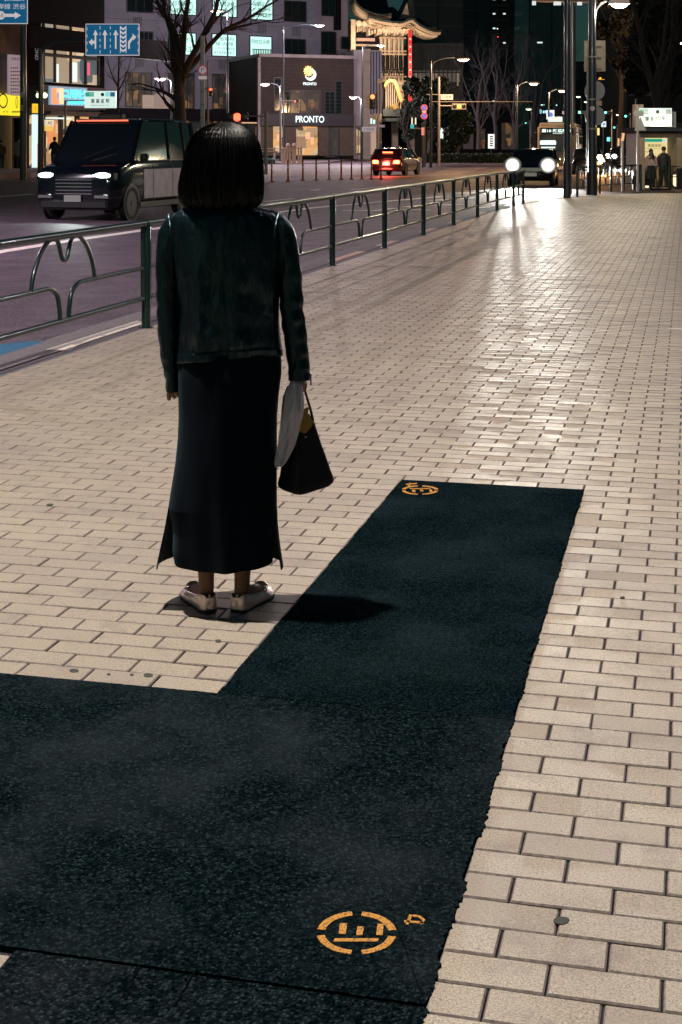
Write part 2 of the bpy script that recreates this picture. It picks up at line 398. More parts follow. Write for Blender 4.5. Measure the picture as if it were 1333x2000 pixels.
for r in range(-18, 452):
    yc = Y0+.05+.1*(r-1)      # row r occupies Y0+.1*(r-1) .. Y0+.1*r
    even = (r % 2 == 0)
    sh = .0 if even else .1
    k0 = int(math.floor((XC-X0)/.2))-1; k1 = int((1.6-X0)/.2)
    for k in range(k0, k1):
        xa = X0+.2*k+sh; xb = xa+.2
        xa2 = max(xa, XC+.004)
        if xb-xa2 < .03: continue
        if not inside_corner(xa2+.01, yc): continue
        # cut against patches
        segs = [(xa2, xb)]
        lo, hi = None, None
        if AY0 < yc < AY1: lo, hi = AX0, AX1
        elif BY0 < yc <= AY0: lo, hi = -99, AX1
        elif yc <= BY0: lo, hi = CXL, AX1
        if lo is not None:
            ns = []
            for a, b_ in segs:
                if b_ <= lo+1e-6 or a >= hi-1e-6: ns.append((a, b_))
                else:
                    if a < lo-.02: ns.append((a, lo))
                    if b_ > hi+.02: ns.append((hi, b_))
            segs = ns
        for a, b_ in segs:
            u, v, d = w2p((a+b_)/2, yc, 0) if yc > .5 else (9999,9999,1)
            vis = -30 < u < 1363 and v < 2040
            z = random.gauss(0, .0006); tl = (random.gauss(0,.004), random.gauss(0,.006))
            (near if vis else far_).append((d, a, b_, yc, z, tl))
near.sort(key=lambda t: t[0])
cache = {}
for d, a, b_, yc, z, tl in near[:300]:
    key = round(b_-a, 2)
    if key not in cache:
        mb = MB(); mb.v = paver_geo(key, .1); mb.f = list(PF); cache[key] = mb.mesh('paver', M['paver']); cache[key].materials.append(M['paver_edge'])
        for k_ in range(8): cache[key].polygons[k_].material_index = 1
    o = bpy.data.objects.new('paver', cache[key]); C.objects.link(o); o.parent = bed
    o.location = ((a+b_)/2+random.gauss(0,.0006), yc+random.gauss(0,.0005), z); o.rotation_euler = (tl[1], -tl[0], random.gauss(0,.003))
vs, fs = [], []
for d, a, b_, yc, z, tl in near[300:]+far_:
    n = len(vs); vs += paver_geo(b_-a, .1, z, 0, (a+b_)/2+random.gauss(0,.0006), yc+random.gauss(0,.0005), tilt=tl); fs += [tuple(i+n for i in f) for f in PF]
mb = MB(); mb.v = vs; mb.f = fs; pf_ = mb.build('paver_field', M['paver'], bed, kind='stuff'); pf_.data.materials.append(M['paver_edge'])
mi_ = np.ones(len(pf_.data.polygons), 'i'); mi_[8::9] = 0; pf_.data.polygons.foreach_set('material_index', mi_)
# ---- asphalt patches with ragged rims
def ragged(pts, amp, step=.006, seed=0.):
    out = []
    for i in range(len(pts)):
        a = Vector(pts[i]); b = Vector(pts[(i+1)%len(pts)]); L = (b-a).length; k = max(1, int(L/step))
        t = (b-a).normalized(); n = Vector((t.y, -t.x))
        for j in range(k):
            p = a.lerp(b, j/k); q = .35*noise.noise(Vector((p.x*23+seed, p.y*23, 0)))+.5*noise.noise(Vector((p.x*90+seed, p.y*90, 3)))+.4*noise.noise(Vector((p.x*260, p.y*260, 3)))+.55*(noise.cell(Vector((1.5, (p.y-Y0)*10+.5, seed)))-.5)
            am = amp[i] if hasattr(amp,'__len__') else amp
            p = p+n*am*q; out.append((p.x, p.y))
    return out
def patch(name, x0, x1, y0, y1, m, amp, z=.003, seed=0.):
    o = MB().slab(ragged([(x0,y0),(x1,y0),(x1,y1),(x0,y1)], amp, seed=seed), -.03, z).build(name, m, kind='structure')
    return o
patch('asphalt_patch', AX0, AX1+.004, AY0+.003, AY1, M['patch2'], (.003,.010,.004,.005), .003, 1)
patch('asphalt_patch', -6.5, AX1+.008, BY0+.001, AY0-.002, M['patch'], (.004,.012,.004,.0), .004, 5)
patch('asphalt_patch', CXL, AX1+.006, 1.0, BY0-.003, M['patch3'], (.003,.012,.003,.003), .0015, 9)
# cracks cut as sunken grooves seen on the oldest patch: thin tar beads
tar = mat('tar_bead', (.004,.005,.006), .95, spec=0.)
for (p, q) in (((275,1885),(245,1955)), ((392,1882),(340,1968))):
    a, b = G(*p), G(*q); mid = [a.lerp(b, t/10) for t in range(11)]
    mid = [(v.x+random.gauss(0,.0012), v.y, .0012) for v in mid]
    MB().tube(mid, .0028, 6).build('tar_seam', tar, kind='structure')
# ---- orange utility marks
def paint_mat():
    m = mat('orange_spray_paint', (.80,.36,.035), .55); nt = m.node_tree; b = nt.nodes['Principled BSDF']
    geo = N(nt,'ShaderNodeNewGeometry'); n = tex(nt, geo.outputs['Position'], 190, 3)
    n = math_(nt,'ADD',math_(nt,'MULTIPLY',n,.55),math_(nt,'MULTIPLY',tex(nt, geo.outputs['Position'], 420, 2),.45)); c = ramp(nt, n, [(.40,(.03,.03,.02)),(.465,(.50,.21,.02)),(.6,(.72,.33,.04))]); nt.links.new(c, b.inputs['Base Color'])
    return m
M['mark'] = paint_mat()
def gpoly(pts, z): return [tuple(G(u,v,z))[:2] for u,v in pts]
def mark(name, cx, cy, rx, ry, flip, label):
    t = thing(name, label, 'road marking', G(cx,cy,.004))
    ox, oy = t.location.x, t.location.y; z = .0052
    def add(nm, polys):
        mb = MB()
        for P in polys: mb.slab([(x-ox,y-oy) for x,y in gpoly(P, z)], -.0002, .0014)
        mb.build(nm, M['mark'], t)
    for a0, a1 in ((8,82),(97,170),(187,262),(278,350)):
        ps = [(cx+rx*math.cos(math.radians(q)), cy-ry*math.sin(math.radians(q))) for q in np.linspace(a0,a1,14)]
        qs = [(cx+rx*.80*math.cos(math.radians(q)), cy-ry*.80*math.sin(math.radians(q))) for q in np.linspace(a1,a0,14)]
        add('ring_arc', [ps+qs])
    f = -1 if flip else 1
    def bar(x0,y0,x1,y1): add('bar', [[(cx+rx*x0, cy+f*ry*y0),(cx+rx*x1,cy+f*ry*y0),(cx+rx*(x1-.03),cy+f*ry*y1),(cx+rx*(x0-.03),cy+f*ry*y1)]])
    bar(-.42,-.45,-.24,.05); bar(.02,-.30,.18,.10); bar(.52,-.42,.68,.10)
    bar(-.55,.25,.56,.40)
    return t, add
t, add = mark('utility_mark', 697, 1822, 78, 42, False, 'orange ring with bars sprayed on the wide trench patch near the cut pavers')
sc = [[(790,1797),(828,1800),(828,1804),(790,1801)], [(800,1786),(806,1787),(798,1806),(792,1805)], [(806,1786),(820,1788),(831,1796),(824,1806),(820,1803),(825,1797),(817,1791),(806,1790)]]
add('small_sign', sc)
t, add = mark('utility_mark', 821, 957, 36, 9, True, 'orange ring with bars sprayed at the far left end of the narrow patch')
add('small_sign', [[(793,945),(815,943),(815,945),(793,947)], [(800,943),(804,943),(800,950),(796,950)]])
# gum spots and specks
gum = mat('old_gum', (.05,.052,.045), .8)
for u, v, r, k in ((1097,1798,16,.45),(145,1310,9,.4),(290,1319,9,.45),(213,1317,4,.5),(427,1252,6,.5),(258,1318,4,.5),(1155,1423,3,.5),(1216,1167,5,.4),(98,986,7,.3)):
    c = G(u,v,.0015); P = []
    for i in range(14):
        q = 2*math.pi*i/14; rr = 1+.05*math.sin(q*2+u)+.04*math.sin(q*3+u); g = G(u+r*rr*math.cos(q), v+r*k*rr*math.sin(q), .0015); P.append((g.x, g.y))
    MB().slab(P, .0005, .0022).build('gum_spot', gum, bed)
lf = MB(); p = G(1328,643,0)
lf.slab([(p.x-.10,p.y-.03),(p.x-.02,p.y-.06),(p.x+.08,p.y-.02),(p.x+.06,p.y+.05),(p.x-.03,p.y+.04)], .0, .006).build('paper_scrap', mat('paper', (.7,.66,.6), .8), label='small white scrap of paper on the pavers at the edge of view', cat='litter')
# ---- road markings
def road_line(pts, w, name='road_marking', m=None, z=RZ+.004):
    P = [G(u,v,RZ) for u,v in pts]; a = []; b = []
    for i, p in enumerate(P):
        t = (P[min(i+1,len(P)-1)]-P[max(i-1,0)]); t.z=0; t.normalize(); n = Vector((-t.y,t.x,0))*w/2; a.append(p+n); b.append(p-n)
    return MB().slab([(p.x,p.y) for p in a]+[(p.x,p.y) for p in b[::-1]], z-.003, z).build(name, m or M['line'], kind='structure')
road_line([(-60,505),(0,492),(120,473),(286,449),(450,427),(611,406),(748,394),(860,384)], .26)
for seg in (((515,394),(572,388)),((563,370),(612,370)),((685,371),(765,363)),((668,411),(700,411)),((704,412),(724,411)),((730,412),(770,407)),((776,409),(840,410)),((610,372),(626,370)),((790,404),(840,400)),((850,401),(905,399)),((840,392),(930,386)),((905,408),(960,404)),((0,351),(26,351)),((-40,388),(0,384),(64,379)),((510,357),(620,352),(745,346),(900,340))):
    road_line(seg, .20)
for k in range(9):    # zebra crossing bars in the far junction
    u0 = 508+k*4; road_line([(500,334+k*1.25),(740,330+k*1.25)] , .18)
for k in range(7): road_line([(836+k*6,341-k*1.9),(905+k*8,339-k*1.9)], .22)
for k in range(6): road_line([(940-k*10,352+k*5),(985-k*6,352+k*5)], .35)
bl = [G(-60,716,RZ),G(60,690,RZ),G(104,671,RZ),G(60,668,RZ),G(-60,680,RZ)]
MB().slab([(p.x,p.y) for p in bl], RZ, RZ+.008).build('cycle_lane_paint', M['blue'], kind='structure')
# far pavement on the left and across the junction
FZ = .15
def P2(u, v, z=FZ): p = G(u,v,z); return (p.x, p.y)
M['farpave'] = mat('far_pavement', (.20,.165,.185), .75, noise_s=.5, noise_a=.25)
kb = [P2(-260,350), P2(-20,340), P2(60,337), P2(230,322), P2(480,311), P2(600,309), P2(740,306.5), P2(830,303), P2(960,300)]
sheet('far_sidewalk', kb+[(120,900),(-600,900),(-600,60)], RZ-.02, FZ, M['farpave'])
isl = [P2(505,316,0), P2(560,319,0), P2(640,317,0), P2(690,311,0), P2(640,308.5,0), P2(520,309,0)]
sheet('traffic_island', isl, RZ-.02, .02, M['curb'])
# ------------------------------------------------------------------ buildings across the junction
def bld(name, label, fr, cat='building', group=None):
    return thing(name, label, cat, fr.loc, fr.rot, group)
def wall(fr, root, m, u0, v0, u1, v1, depth=14, name='wall', zb=None, **kw):
    x0, x1 = fr.X(u0), fr.X(u1); z1 = fr.Z(v0, (u0+u1)/2); z0 = FZ-.1 if v1 is None else fr.Z(v1, (u0+u1)/2)
    return bx(name, m, root, x0, x1, .0, depth, z0, z1, **kw)
def window(fr, root, u0, v0, u1, v1, glassm, frame=.12, nx=1, nz=1, out=.04, fm=None, back=None):
    x0, x1, z0, z1 = fr.R(u0, v0, u1, v1); fm = fm or M['mullion']
    mb = MB(); t = frame
    mb.box(x0-t,x0,-out,.02,z0-t,z1+t); mb.box(x1,x1+t,-out,.02,z0-t,z1+t); mb.box(x0,x1,-out,.02,z1,z1+t); mb.box(x0,x1,-out-.03,.02,z0-t,z0)
    for i in range(1,nx): x=x0+(x1-x0)*i/nx; mb.box(x-t*.3,x+t*.3,-out+.005,.01,z0,z1)
    for i in range(1,nz): z=z0+(z1-z0)*i/nz; mb.box(x0,x1,-out+.01,.01,z-t*.3,z+t*.3)
    w = mb.build('window', fm, root)
    bx('pane', glassm, w, x0, x1, -.012, .01, z0, z1)
    return w
CY_ = emit('lit_window_cyan', (.55,1.,.88), 1.15)
WARM = emit('lit_window_warm', (1.,.60,.28), .85)
WARM2 = emit('lit_window_amber', (1.,.42,.12), .8)
PALE = emit('lit_window_pale', (.85,1.,.92), 1.0)
SIGNW = emit('lit_sign_face', (.80,1.,.92), .85)
def winmix(name, cols, st, sx=1.2, sz=.8):
    m = bpy.data.materials.new(name); m.use_nodes=True; nt=m.node_tree; b=nt.nodes['Principled BSDF']; tc=N(nt,'ShaderNodeTexCoord')
    mp = N(nt,'ShaderNodeMapping'); mp.inputs['Scale'].default_value=(sx,1,sz); nt.links.new(tc.outputs['Object'], mp.inputs[0])
    v = N(nt,'ShaderNodeTexVoronoi'); v.inputs['Scale'].default_value=1.; v.distance='CHEBYCHEV'; nt.links.new(mp.outputs[0], v.inputs['Vector'])
    s = N(nt,'ShaderNodeSeparateXYZ'); nt.links.new(v.outputs['Color'], s.inputs[0])
    c = ramp(nt, s.outputs[0], [(i/(len(cols)-1)*.9+.05, c) for i,c in enumerate(cols)])
    nt.links.new(c, b.inputs['Emission Color']); b.inputs['Emission Strength'].default_value=st; b.inputs['Base Color'].default_value=(.05,.05,.05,1)
    b.inputs['Roughness'].default_value=.15; m.cycles.emission_sampling='NONE'; return m
SHOP = winmix('shop_interior_glow', [(.03,.02,.02),(.9,.45,.15),(.35,.2,.12),(1.,.75,.4),(.1,.06,.05)], .9, .8, 1.3)
DIMW = winmix('dim_interior', [(.004,.006,.006),(.01,.012,.012),(.03,.02,.012),(.008,.01,.01),(.22,.11,.04)], .8, 1.6, 1.1)
BOUT = winmix('boutique_interior', [(.10,.13,.15),(.95,.62,.34),(.25,.24,.22),(1.1,.85,.55),(.16,.19,.2)], .85, .55, .5)

# --- grey clinic building with lit white windows
F3 = Fr(356, 165, math.radians(32))
b3 = bld('clinic_building', 'pale grey multi-storey building with cyan-lit window posters behind the bare tree', F3)
x0, x1 = F3.X(196), F3.X(628)
bx('wall', M['wallgrey'], b3, x0, x1, 0, 14, FZ-.1, 34)
xa, xb = F3.X(628), F3.X(690)
bx('wall', M['wallgrey2'], b3, xa, xb, 1.2, 14, FZ-.1, 30)
for v in (-30, 45, 110):      # horizontal joints of the render
    z = F3.Z(v, 400); bx('wall_joint', M['inkgrey'], b3, x0, x1, -.015, .0, z-.03, z+.03)
for u0,v0,u1,v1 in ((332,-14,383,28),(416,-10,462,32),(491,-6,532,38),(331,65,382,106),(415,68,461,109),(489,72,530,111)):
    w = window(F3, b3, u0, v0, u1, v1, CY_, out=.1)
for u0,v0,u1,v1 in ((249,-16,298,23),(273,63,298,105),(557,4,597,41),(557,78,596,106)):
    window(F3, b3, u0, v0, u1, v1, M['winpane'], nx=3, out=.08)
for u0,v0,u1,v1 in ((247,143,296,207),(330,145,378,211),(417,147,458,212),(485,149,507,216)):
    window(F3, b3, u0, v0, u1, v1, DIMW, nx=4, out=.1)
for (u,v) in ((261,33),(265,112),(428,117),(489,118),(504,46),(571,52)):   # louvred vents
    for k in range(5): fbox(F3, 'vent_slat', M['inkgrey'], b3, u+k*3.6, v, u+k*3.6+1.6, v+19, 0, .06)
INKG = emit('poster_lettering', (.0,.0,.0), 0, base=(.02,.16,.14))
for s,u0,v0,u1,v1 in (('一般眼科',420,72,458,80),('緑 内 障',421,82,456,90),('レーザー白内障手術',417,92,459,98),('硝子体手術 日帰り',418,100,457,106),('飛蚊症治療',491,77,527,86),
      ('屈折矯正 手術',495,4,529,12),('レーザー外来',495,15,529,22),('白内障手術',497,26,530,34),('緑内障治療',419,3,458,12),('網膜硝子体',420,18,458,27),('3F受付',341,72,376,82),('眼科',340,90,376,104),('診療案内',338,2,376,12),('眼科',340,16,374,26)):
    ftext(F3, s, INKG, b3, u0, v0, u1, v1, .03)
fb = MB()
for k in range(11): fbox(F3, '', None, None, 493+k*3.4, 97, 494.2+k*3.4, 111, .13, .2, mb=fb)
fbox(F3,'',None,None,492,96,529,97.5,.12,.22,mb=fb)
fb.build('balcony_railing', M['mullion'], b3)
for u0,v0,u1,v1 in ((630,-30,655,30),(629,64,655,104)): window(F3, b3, u0, v0, u1, v1, M['winpane'], nx=2, out=.05)
for k in range(3): fbox(F3, 'wall_fin', M['walldark'], b3, 662+k*5, -60, 664.5+k*5, 58, -1.2, -.9)
window(F3, b3, 669, 74, 682, 94, M['winpane'])
# ground-floor fascia and shopfront of the same building
fbox(F3, 'fascia', M['walldark'], b3, 196, 213, 509, 236, 0, .8)
fbox(F3, 'shopfront', DIMW, b3, 196, 236, 509, 302, -.01, .05)
for u in range(215, 505, 22): fbox(F3, 'shopfront_post', M['mullion'], b3, u, 236, u+3, 303, .05, .2)
fbox(F3, 'lit_strip', emit('lit_strip_warm',(1,.55,.3),.9), b3, 470, 239, 506, 241, .3, .5)
fbox(F3, 'notice_panel', emit('brown_panel',(.35,.22,.13),.55), b3, 277, 186, 330, 212, .02, .3)
fbox(F3, 'notice_panel', emit('brown_panel_dim',(.3,.19,.12),.4), b3, 300, 184, 332, 210, .3, .35)
for k, (u, v) in enumerate(((480,262),(492,272),(470,280),(455,262))): fbox(F3, 'shop_lamp', WARM2, b3, u, v, u+8, v+10, .06, .12)

# --- brown cafe block
F4 = Fr(600, 160, math.radians(22))
b4 = bld('cafe_building', 'low brown cafe building with sun and moon sign and white cafe name', F4)
BRN = mat('brown_brick_cladding', (.028,.019,.017), .8, noise_s=1.5, noise_a=.25)
x0, x1 = F4.X(508), F4.X(690); zt = F4.Z(113, 600)
bx('wall', BRN, b4, x0, x1, 0, 12, F4.Z(224, 600), zt)
bx('roof_edge', M['concrete'], b4, x0-.1, x1+.1, -.12, 12, zt, zt+.35)
fbox(F4, 'corner_trim', M['concrete'], b4, 504, 112, 509, 300, -.3, .12)
mb = MB(); rows = int((F4.Z(113,600)-F4.Z(224,600))/.42)
for i in range(rows):
    z = F4.Z(224,600)+.42*i; mb.box(x0, x1, -.018, 0, z, z+.03)
mb.build('brick_course', mat('brick_joint',(.07,.04,.03),.9), b4, kind='stuff')
for u0,v0,u1,v1,n in ((568,178,625,221,3),(636,180,653,221,2),(657,160,667,221,1),(537,153,549,216,1),(549,180,566,220,1)):
    window(F4, b4, u0, v0, u1, v1, M['winpane'] if n<3 else DIMW, nx=n)
fbox(F4, 'fascia', mat('cafe_fascia',(.03,.028,.035),.5), b4, 508, 223, 690, 246, -.3, .35)
SH4 = emit('cafe_column_panel', (.5,.33,.2), .22, base=(.25,.17,.11))
for u0,u1 in ((508,533),(556,578),(622,642),(663,691)): fbox(F4, 'column_panel', mat('cafe_column',(.075,.055,.042),.8,noise_s=3,noise_a=.2) if u0==508 else bpy.data.materials['cafe_column'], b4, u0, 246, u1, 304, -.2, .1)
for u0,u1,n in ((533,556,2),(578,622,4),(642,663,1)):
    window(F4, b4, u0+1, 247, u1-1, 303, SHOP if n!=1 else DIMW, nx=n, out=-.02)
for u,v,w_ in ((541,262,5),(597,258,9),(560,268,4),(607,268,6)): fbox(F4, 'cafe_lamp', WARM2, b4, u, v, u+w_, v+14, -.0, .06)
WS = emit('sign_letters_white', (.78,1.,1.), 1.5)
ftext(F4, 'PRONTO', WS, b4, 575.5, 226.5, 631, 239.5, .42, bold=.01)
ftext(F4, 'PRONTO', WS, b4, 592, 161, 618, 166.5, .1, bold=.02)
SUNY = emit('sun_sign_yellow', (1.,.62,.05), 1.3); MOONW = emit('moon_sign_white', (.9,1.,.97), 1.5)
cxs, czs, pr = F4.X(601), F4.Z(139,601), 160/FPX
P = []
for i in range(48):
    q = 2*math.pi*i/48; r = (10.5 if i%4<2 else 8.2)*pr; P.append((cxs+r*math.cos(q), czs+r*math.sin(q)))
MB().prism(P, -.35, -.25).build('sun_emblem', SUNY, b4)
mx_, mz = F4.X(606), F4.Z(146,606); P=[]
for i in range(25): q = math.radians(-150+i*(225/24)); P.append((mx_+11.5*pr*math.cos(q), mz+11.5*pr*math.sin(q)))
for i in range(25): q = math.radians(75-i*(225/24)); P.append((mx_-3.2*pr+9.5*pr*math.cos(q), mz+3.2*pr+9.5*pr*math.sin(q)))
MB().prism(P, -.22, -.1).build('moon_emblem', MOONW, b4)
SGN = emit('sign_cyan_halo', (.1,.45,.42), .5)

# --- narrow grey building right of the cafe
F5 = Fr(718, 166, math.radians(10))
b5 = bld('office_building', 'narrow grey building with vertical panel joints between cafe and theatre', F5)
bx('wall', M['wallgrey2'], b5, F5.X(690), F5.X(707), -.4, 10, FZ-.1, F5.Z(98,700))
bx('wall', M['beige'], b5, F5.X(708), F5.X(722), -.6, 10, FZ-.1, F5.Z(96,715))
bx('wall', M['wallgrey'], b5, F5.X(722), F5.X(746), 0, 10, F5.Z(222,730), F5.Z(99,730))
for k in range(4): u = 724+k*5.5; fbox(F5, 'wall_fin', M['walldark'], b5, u, 101, u+1.2, 222, 0, .12)
for v in range(120, 222, 18): fbox(F5, 'wall_joint', M['inkgrey'], b5, 708, v, 722, v+.8, .6, .62)
fbox(F5, 'entrance', DIMW, b5, 722, 222, 746, 304, -.6, .0); fbox(F5, 'canopy', M['wallgrey2'], b5, 720, 244, 748, 249, 0, 1.2)
fbox(F5, 'doorway', SHOP, b5, 694, 246, 706, 302, .4, .45)
fbox(F5, 'door', emit('entrance_glow',(.8,.48,.3),.35), b5, 724, 252, 735, 302, .0, .06)
fbox(F5, 'lit_poster', CY_, b5, 721, 231, 727, 242, .02, .1); fbox(F5, 'lit_poster', CY_, b5, 729, 234, 733, 242, .02, .1)
for u in (693, 698, 703): fbox(F5, 'window_bar', M['beige'], b5, u, 225, u+1.5, 302, .45, .55)

# --- kabuki style theatre, floodlit, with swept tile roofs
F6 = Fr(745, 215, math.radians(8))
b6 = bld('theatre_building', 'floodlit white traditional theatre with swept tiled eaves and red lantern banner', F6)
plaster = mat('theatre_plaster', (.62,.50,.38), .8, noise_s=.8, noise_a=.1)
tile = mat('theatre_roof_tile', (.018,.028,.032), .5)
tim = mat('theatre_timber', (.52,.38,.26), .7)
def fx(u): return F6.X(u)
def fz(v): return F6.Z(v)
bx('wall', plaster, b6, fx(690), fx(792), 1.5, 16, FZ, fz(40))
bx('wall', plaster, b6, fx(684), fx(693), -1, 1.5, fz(98), fz(40))
for u in (744, 752, 760, 770, 779, 786): bx('pillar', plaster, b6, fx(u), fx(u+3.6), .6, 1.5, fz(215), fz(70))
for v in (72, 98, 104, 148, 157): bx('beam', tim, b6, fx(742), fx(795), .3, 1.5, fz(v+3), fz(v))
for k in range(14): bx('baluster', M['walldark'], b6, fx(744+k*3.4), fx(745.2+k*3.4), .0, .15, fz(148), fz(136))
bx('rail', M['walldark'], b6, fx(742), fx(794), -.05, .2, fz(136), fz(134)); bx('rail', M['walldark'], b6, fx(742), fx(794), -.05, .2, fz(143), fz(141.5))
for k in range(9): bx('hall_lamp', WARM, b6, fx(746+k*5.2), fx(748+k*5.2), .05, .3, fz(146), fz(143.5))
def eave(name, pts, y0, y1, th, m, n=18):   # swept eave: curve in px, thick, running back
    cur = smooth(pts, n); top = [(fx(u), fz(v)) for u,v in cur]; bot = [(fx(u), fz(v+th)) for u,v in cur]
    MB().prism(top+bot[::-1], y0, y1).build(name, m, b6)
ev1 = [(686,2),(690,14),(702,25),(722,33),(740,36),(757,34)]
ev2 = [(712,40),(735,46),(757,50),(776,50),(788,45),(797,44),(806,52),(822,61),(838,66),(850,66)]
eave('eave_board', ev1, -3.2, 1.5, 5.5, tim); eave('eave_board', ev2, -4.2, 1.5, 4.5, tim)
eave('eave_soffit', [(u, v+5.6) for u,v in ev1], -2.6, 1.5, 3.5, plaster); eave('eave_soffit', [(u+ (2 if u<720 else -4), v+4.6) for u,v in ev2], -3.2, 1.5, 4, plaster)
def roofslope(name, cur, up, y0, y1, inset):
    a = smooth(cur, 6); rows = []
    for t in np.linspace(0, 1, 6):
        rows.append([(fx(u+inset*t*(1 if u < 757 else -1)), y0+(y1-y0)*t, fz(v-up*(t**1.5))) for u, v in a])
    MB().grid(rows, closed=False).build(name, tile, b6)
    for k in range(0, len(a), 1):
        pts = [(fx(a[k][0]+inset*t*(1 if a[k][0] < 757 else -1)), y0+(y1-y0)*t-.1, fz(a[k][1]-up*(t**1.5))+.1) for t in np.linspace(0,1,6)]
        MB().tube(pts, .16, 5).build('tile_ridge', tile, b6)
roofslope('roof', [(u, v-1) for u,v in ev1], 60, -3.4, 8, 14); roofslope('roof', [(u, v-1) for u,v in ev2], 34, -4.4, 6, 16)
# pointed gable
MB().prism([(fx(775),fz(40)),(fx(793),fz(2)),(fx(797),fz(-6)),(fx(801),fz(2)),(fx(808),fz(42))], -2.4, 3).build('gable', tile, b6)
MB().prism([(fx(780),fz(30)),(fx(789),fz(8)),(fx(792),fz(26)),(fx(793),fz(32))], -2.6, -2.4).build('gable_board', plaster, b6)
for k in range(26): bx('rafter_end', tim, b6, fx(716+k*4.9), fx(718+k*4.9), -4.1, -2.4, fz(56+ (abs(k-13)*.25)), fz(54+(abs(k-13)*.25)))
for k in range(7):
    u = 700+k*12; MB().ball(fx(u), -.6, fz(47+k*.6), .45).build('soffit_lamp', WARM, b6)
for k in range(8):
    u = 738+k*8; MB().ball(fx(u), -1.6, fz(62), .38).build('soffit_lamp', WARM, b6)
# banner with white marks
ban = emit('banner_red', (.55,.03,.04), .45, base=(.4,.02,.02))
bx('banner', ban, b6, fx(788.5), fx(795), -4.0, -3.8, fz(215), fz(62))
ink2 = emit('banner_marks', (.9,.7,.5), .5)
for k in range(16): bx('banner_mark', M['ink'] if k%2 else ink2, b6, fx(790), fx(793.6), -4.06, -4.0, fz(78+k*7.4+3), fz(78+k*7.4))
# undulating lit gable over the side entrance
gild = mat('gilded_board',(.62,.42,.15),.45,metal=.3)
oc_ = smooth([(743,168),(749,159),(757,156.5),(765,160),(771,170),(775,184),(780,196),(788,201)],5); ic_ = smooth([(745,174),(751,165),(757,162),(762,166),(766,176),(770,190),(776,202),(787,206)],5)
MB().prism([(fx(u),fz(v)) for u,v in oc_]+[(fx(u),fz(v)) for u,v in ic_[::-1]], -3.4, -2.6).build('curved_gable', gild, b6)
MB().prism([(fx(u),fz(v)) for u,v in ic_]+[(fx(778),fz(214)),(fx(744),fz(214))], -2.3, -2.2).build('gable_shade', M['walldark'], b6)
for k in range(8):
    u = 748+k*4; vt_ = min(ic_, key=lambda p: abs(p[0]-u))[1]+1; MB().box(fx(u), fx(u+1.7), -2.6, -2.3, fz(213), fz(vt_)).build('gable_slat', plaster, b6)
MB().tube([(fx(762),-2.8,fz(205)),(fx(766),-2.8,fz(214))], [.9,.5], 10).build('gable_pendant', gild, b6)
# painted shade box under the roof, bracket clusters and the red lit beam
bx('recess_shade', M['walldark'], b6, fx(696), fx(743), .9, 1.5, fz(97), fz(57)); bx('red_beam', emit('red_beam_lit',(.75,.10,.05),.5), b6, fx(698), fx(734), .6, .8, fz(80), fz(74)); bx('beam', tim, b6, fx(696), fx(744), .5, .9, fz(90), fz(86))
for k in range(12): bx('bracket', plaster, b6, fx(697+k*3.9), fx(699.4+k*3.9), -.6, .9, fz(63-(k%3)), fz(50))
for k in range(22): bx('bracket', tim if k%2 else plaster, b6, fx(716+k*5.4), fx(719+k*5.4), -2.2, .3, fz(71-(k%3)*2), fz(60+(k%2)*2))
for k in range(10): bx('recess_shade', M['walldark'], b6, fx(746.5+k*4.3), fx(748.6+k*4.3), .2, .55, fz(133), fz(108))  # dark strips as painted shade in the gaps
for v in (166, 178, 190, 202): bx('beam', tim, b6, fx(780), fx(788), -1.0, -.8, fz(v+1.5), fz(v))
bx('wall', plaster, b6, fx(757), fx(788), -.8, .6, fz(215), fz(160))
bx('roof', tile, b6, fx(742), fx(804), -3, 4, fz(228), fz(214)); bx('canopy', tile, b6, fx(742), fx(806), -5, 2, fz(238), fz(232))
bx('wall', M['walldark'], b6, fx(742), fx(806), 0, 10, FZ, fz(228))
for u in (760, 792): bx('pillar', M['concrete'], b6, fx(u), fx(u+11), -3, -2, FZ, fz(240))

# --- boutique building, left
F2 = Fr(57, 100, math.radians(64))
b2 = bld('boutique_building', 'dark boutique building with big warm windows over a neon shop sign', F2)
bx('wall', M['walldark'], b2, F2.X(52), F2.X(210), .25, 10, F2.Z(168,130), 26)
zc = F2.Z(168,130); bx('wall', mat('pink_grey_panel',(.20,.155,.19),.7,noise_s=1,noise_a=.1), b2, F2.X(84), F2.X(206), -.05, 10, F2.Z(212,130), zc)
xs = [F2.X(u) for u in (86,108,139,168,193)]
zs = [F2.Z(v,140) for v in (52,93,111,163)]
bx('boutique_window', BOUT, b2, xs[0], xs[4], .1, .22, zs[3], zs[0])
for x in xs: bx('mullion', M['mullion'], b2, x-.08, x+.08, -.06, .12, zs[3], zs[0])
for z in zs[1:3]: bx('transom', M['mullion'], b2, xs[0], xs[4], -.05, .1, z-.12, z+.12)
for u0,v0,u1,v1,mm in ((110,125,116,160,PALE),(141,122,152,160,PALE),(171,122,177,147,emit('red_poster',(.9,.1,.2),.8)),(112,66,122,84,WARM),(143,58,153,76,WARM),(88,60,97,80,WARM)):
    fbox(F2, 'display_panel', mm, b2, u0, v0, u1, v1, -.09, -.03)
bx('wall', M['walldark'], b2, F2.X(57), F2.X(84), -.1, .4, FZ, 26)
bx('cornice', M['concrete'], b2, F2.X(84), F2.X(206), -.7, .3, F2.Z(226,130), F2.Z(218,130))
tw = emit('exelco_letters', (.30,.30,.33), .45)
a = F2.X(78); 
text('EXELCO', F2.X(77), F2.Z(84,77), F2.Z(60,77)-F2.Z(112,77), .55, 0, tw, b2)
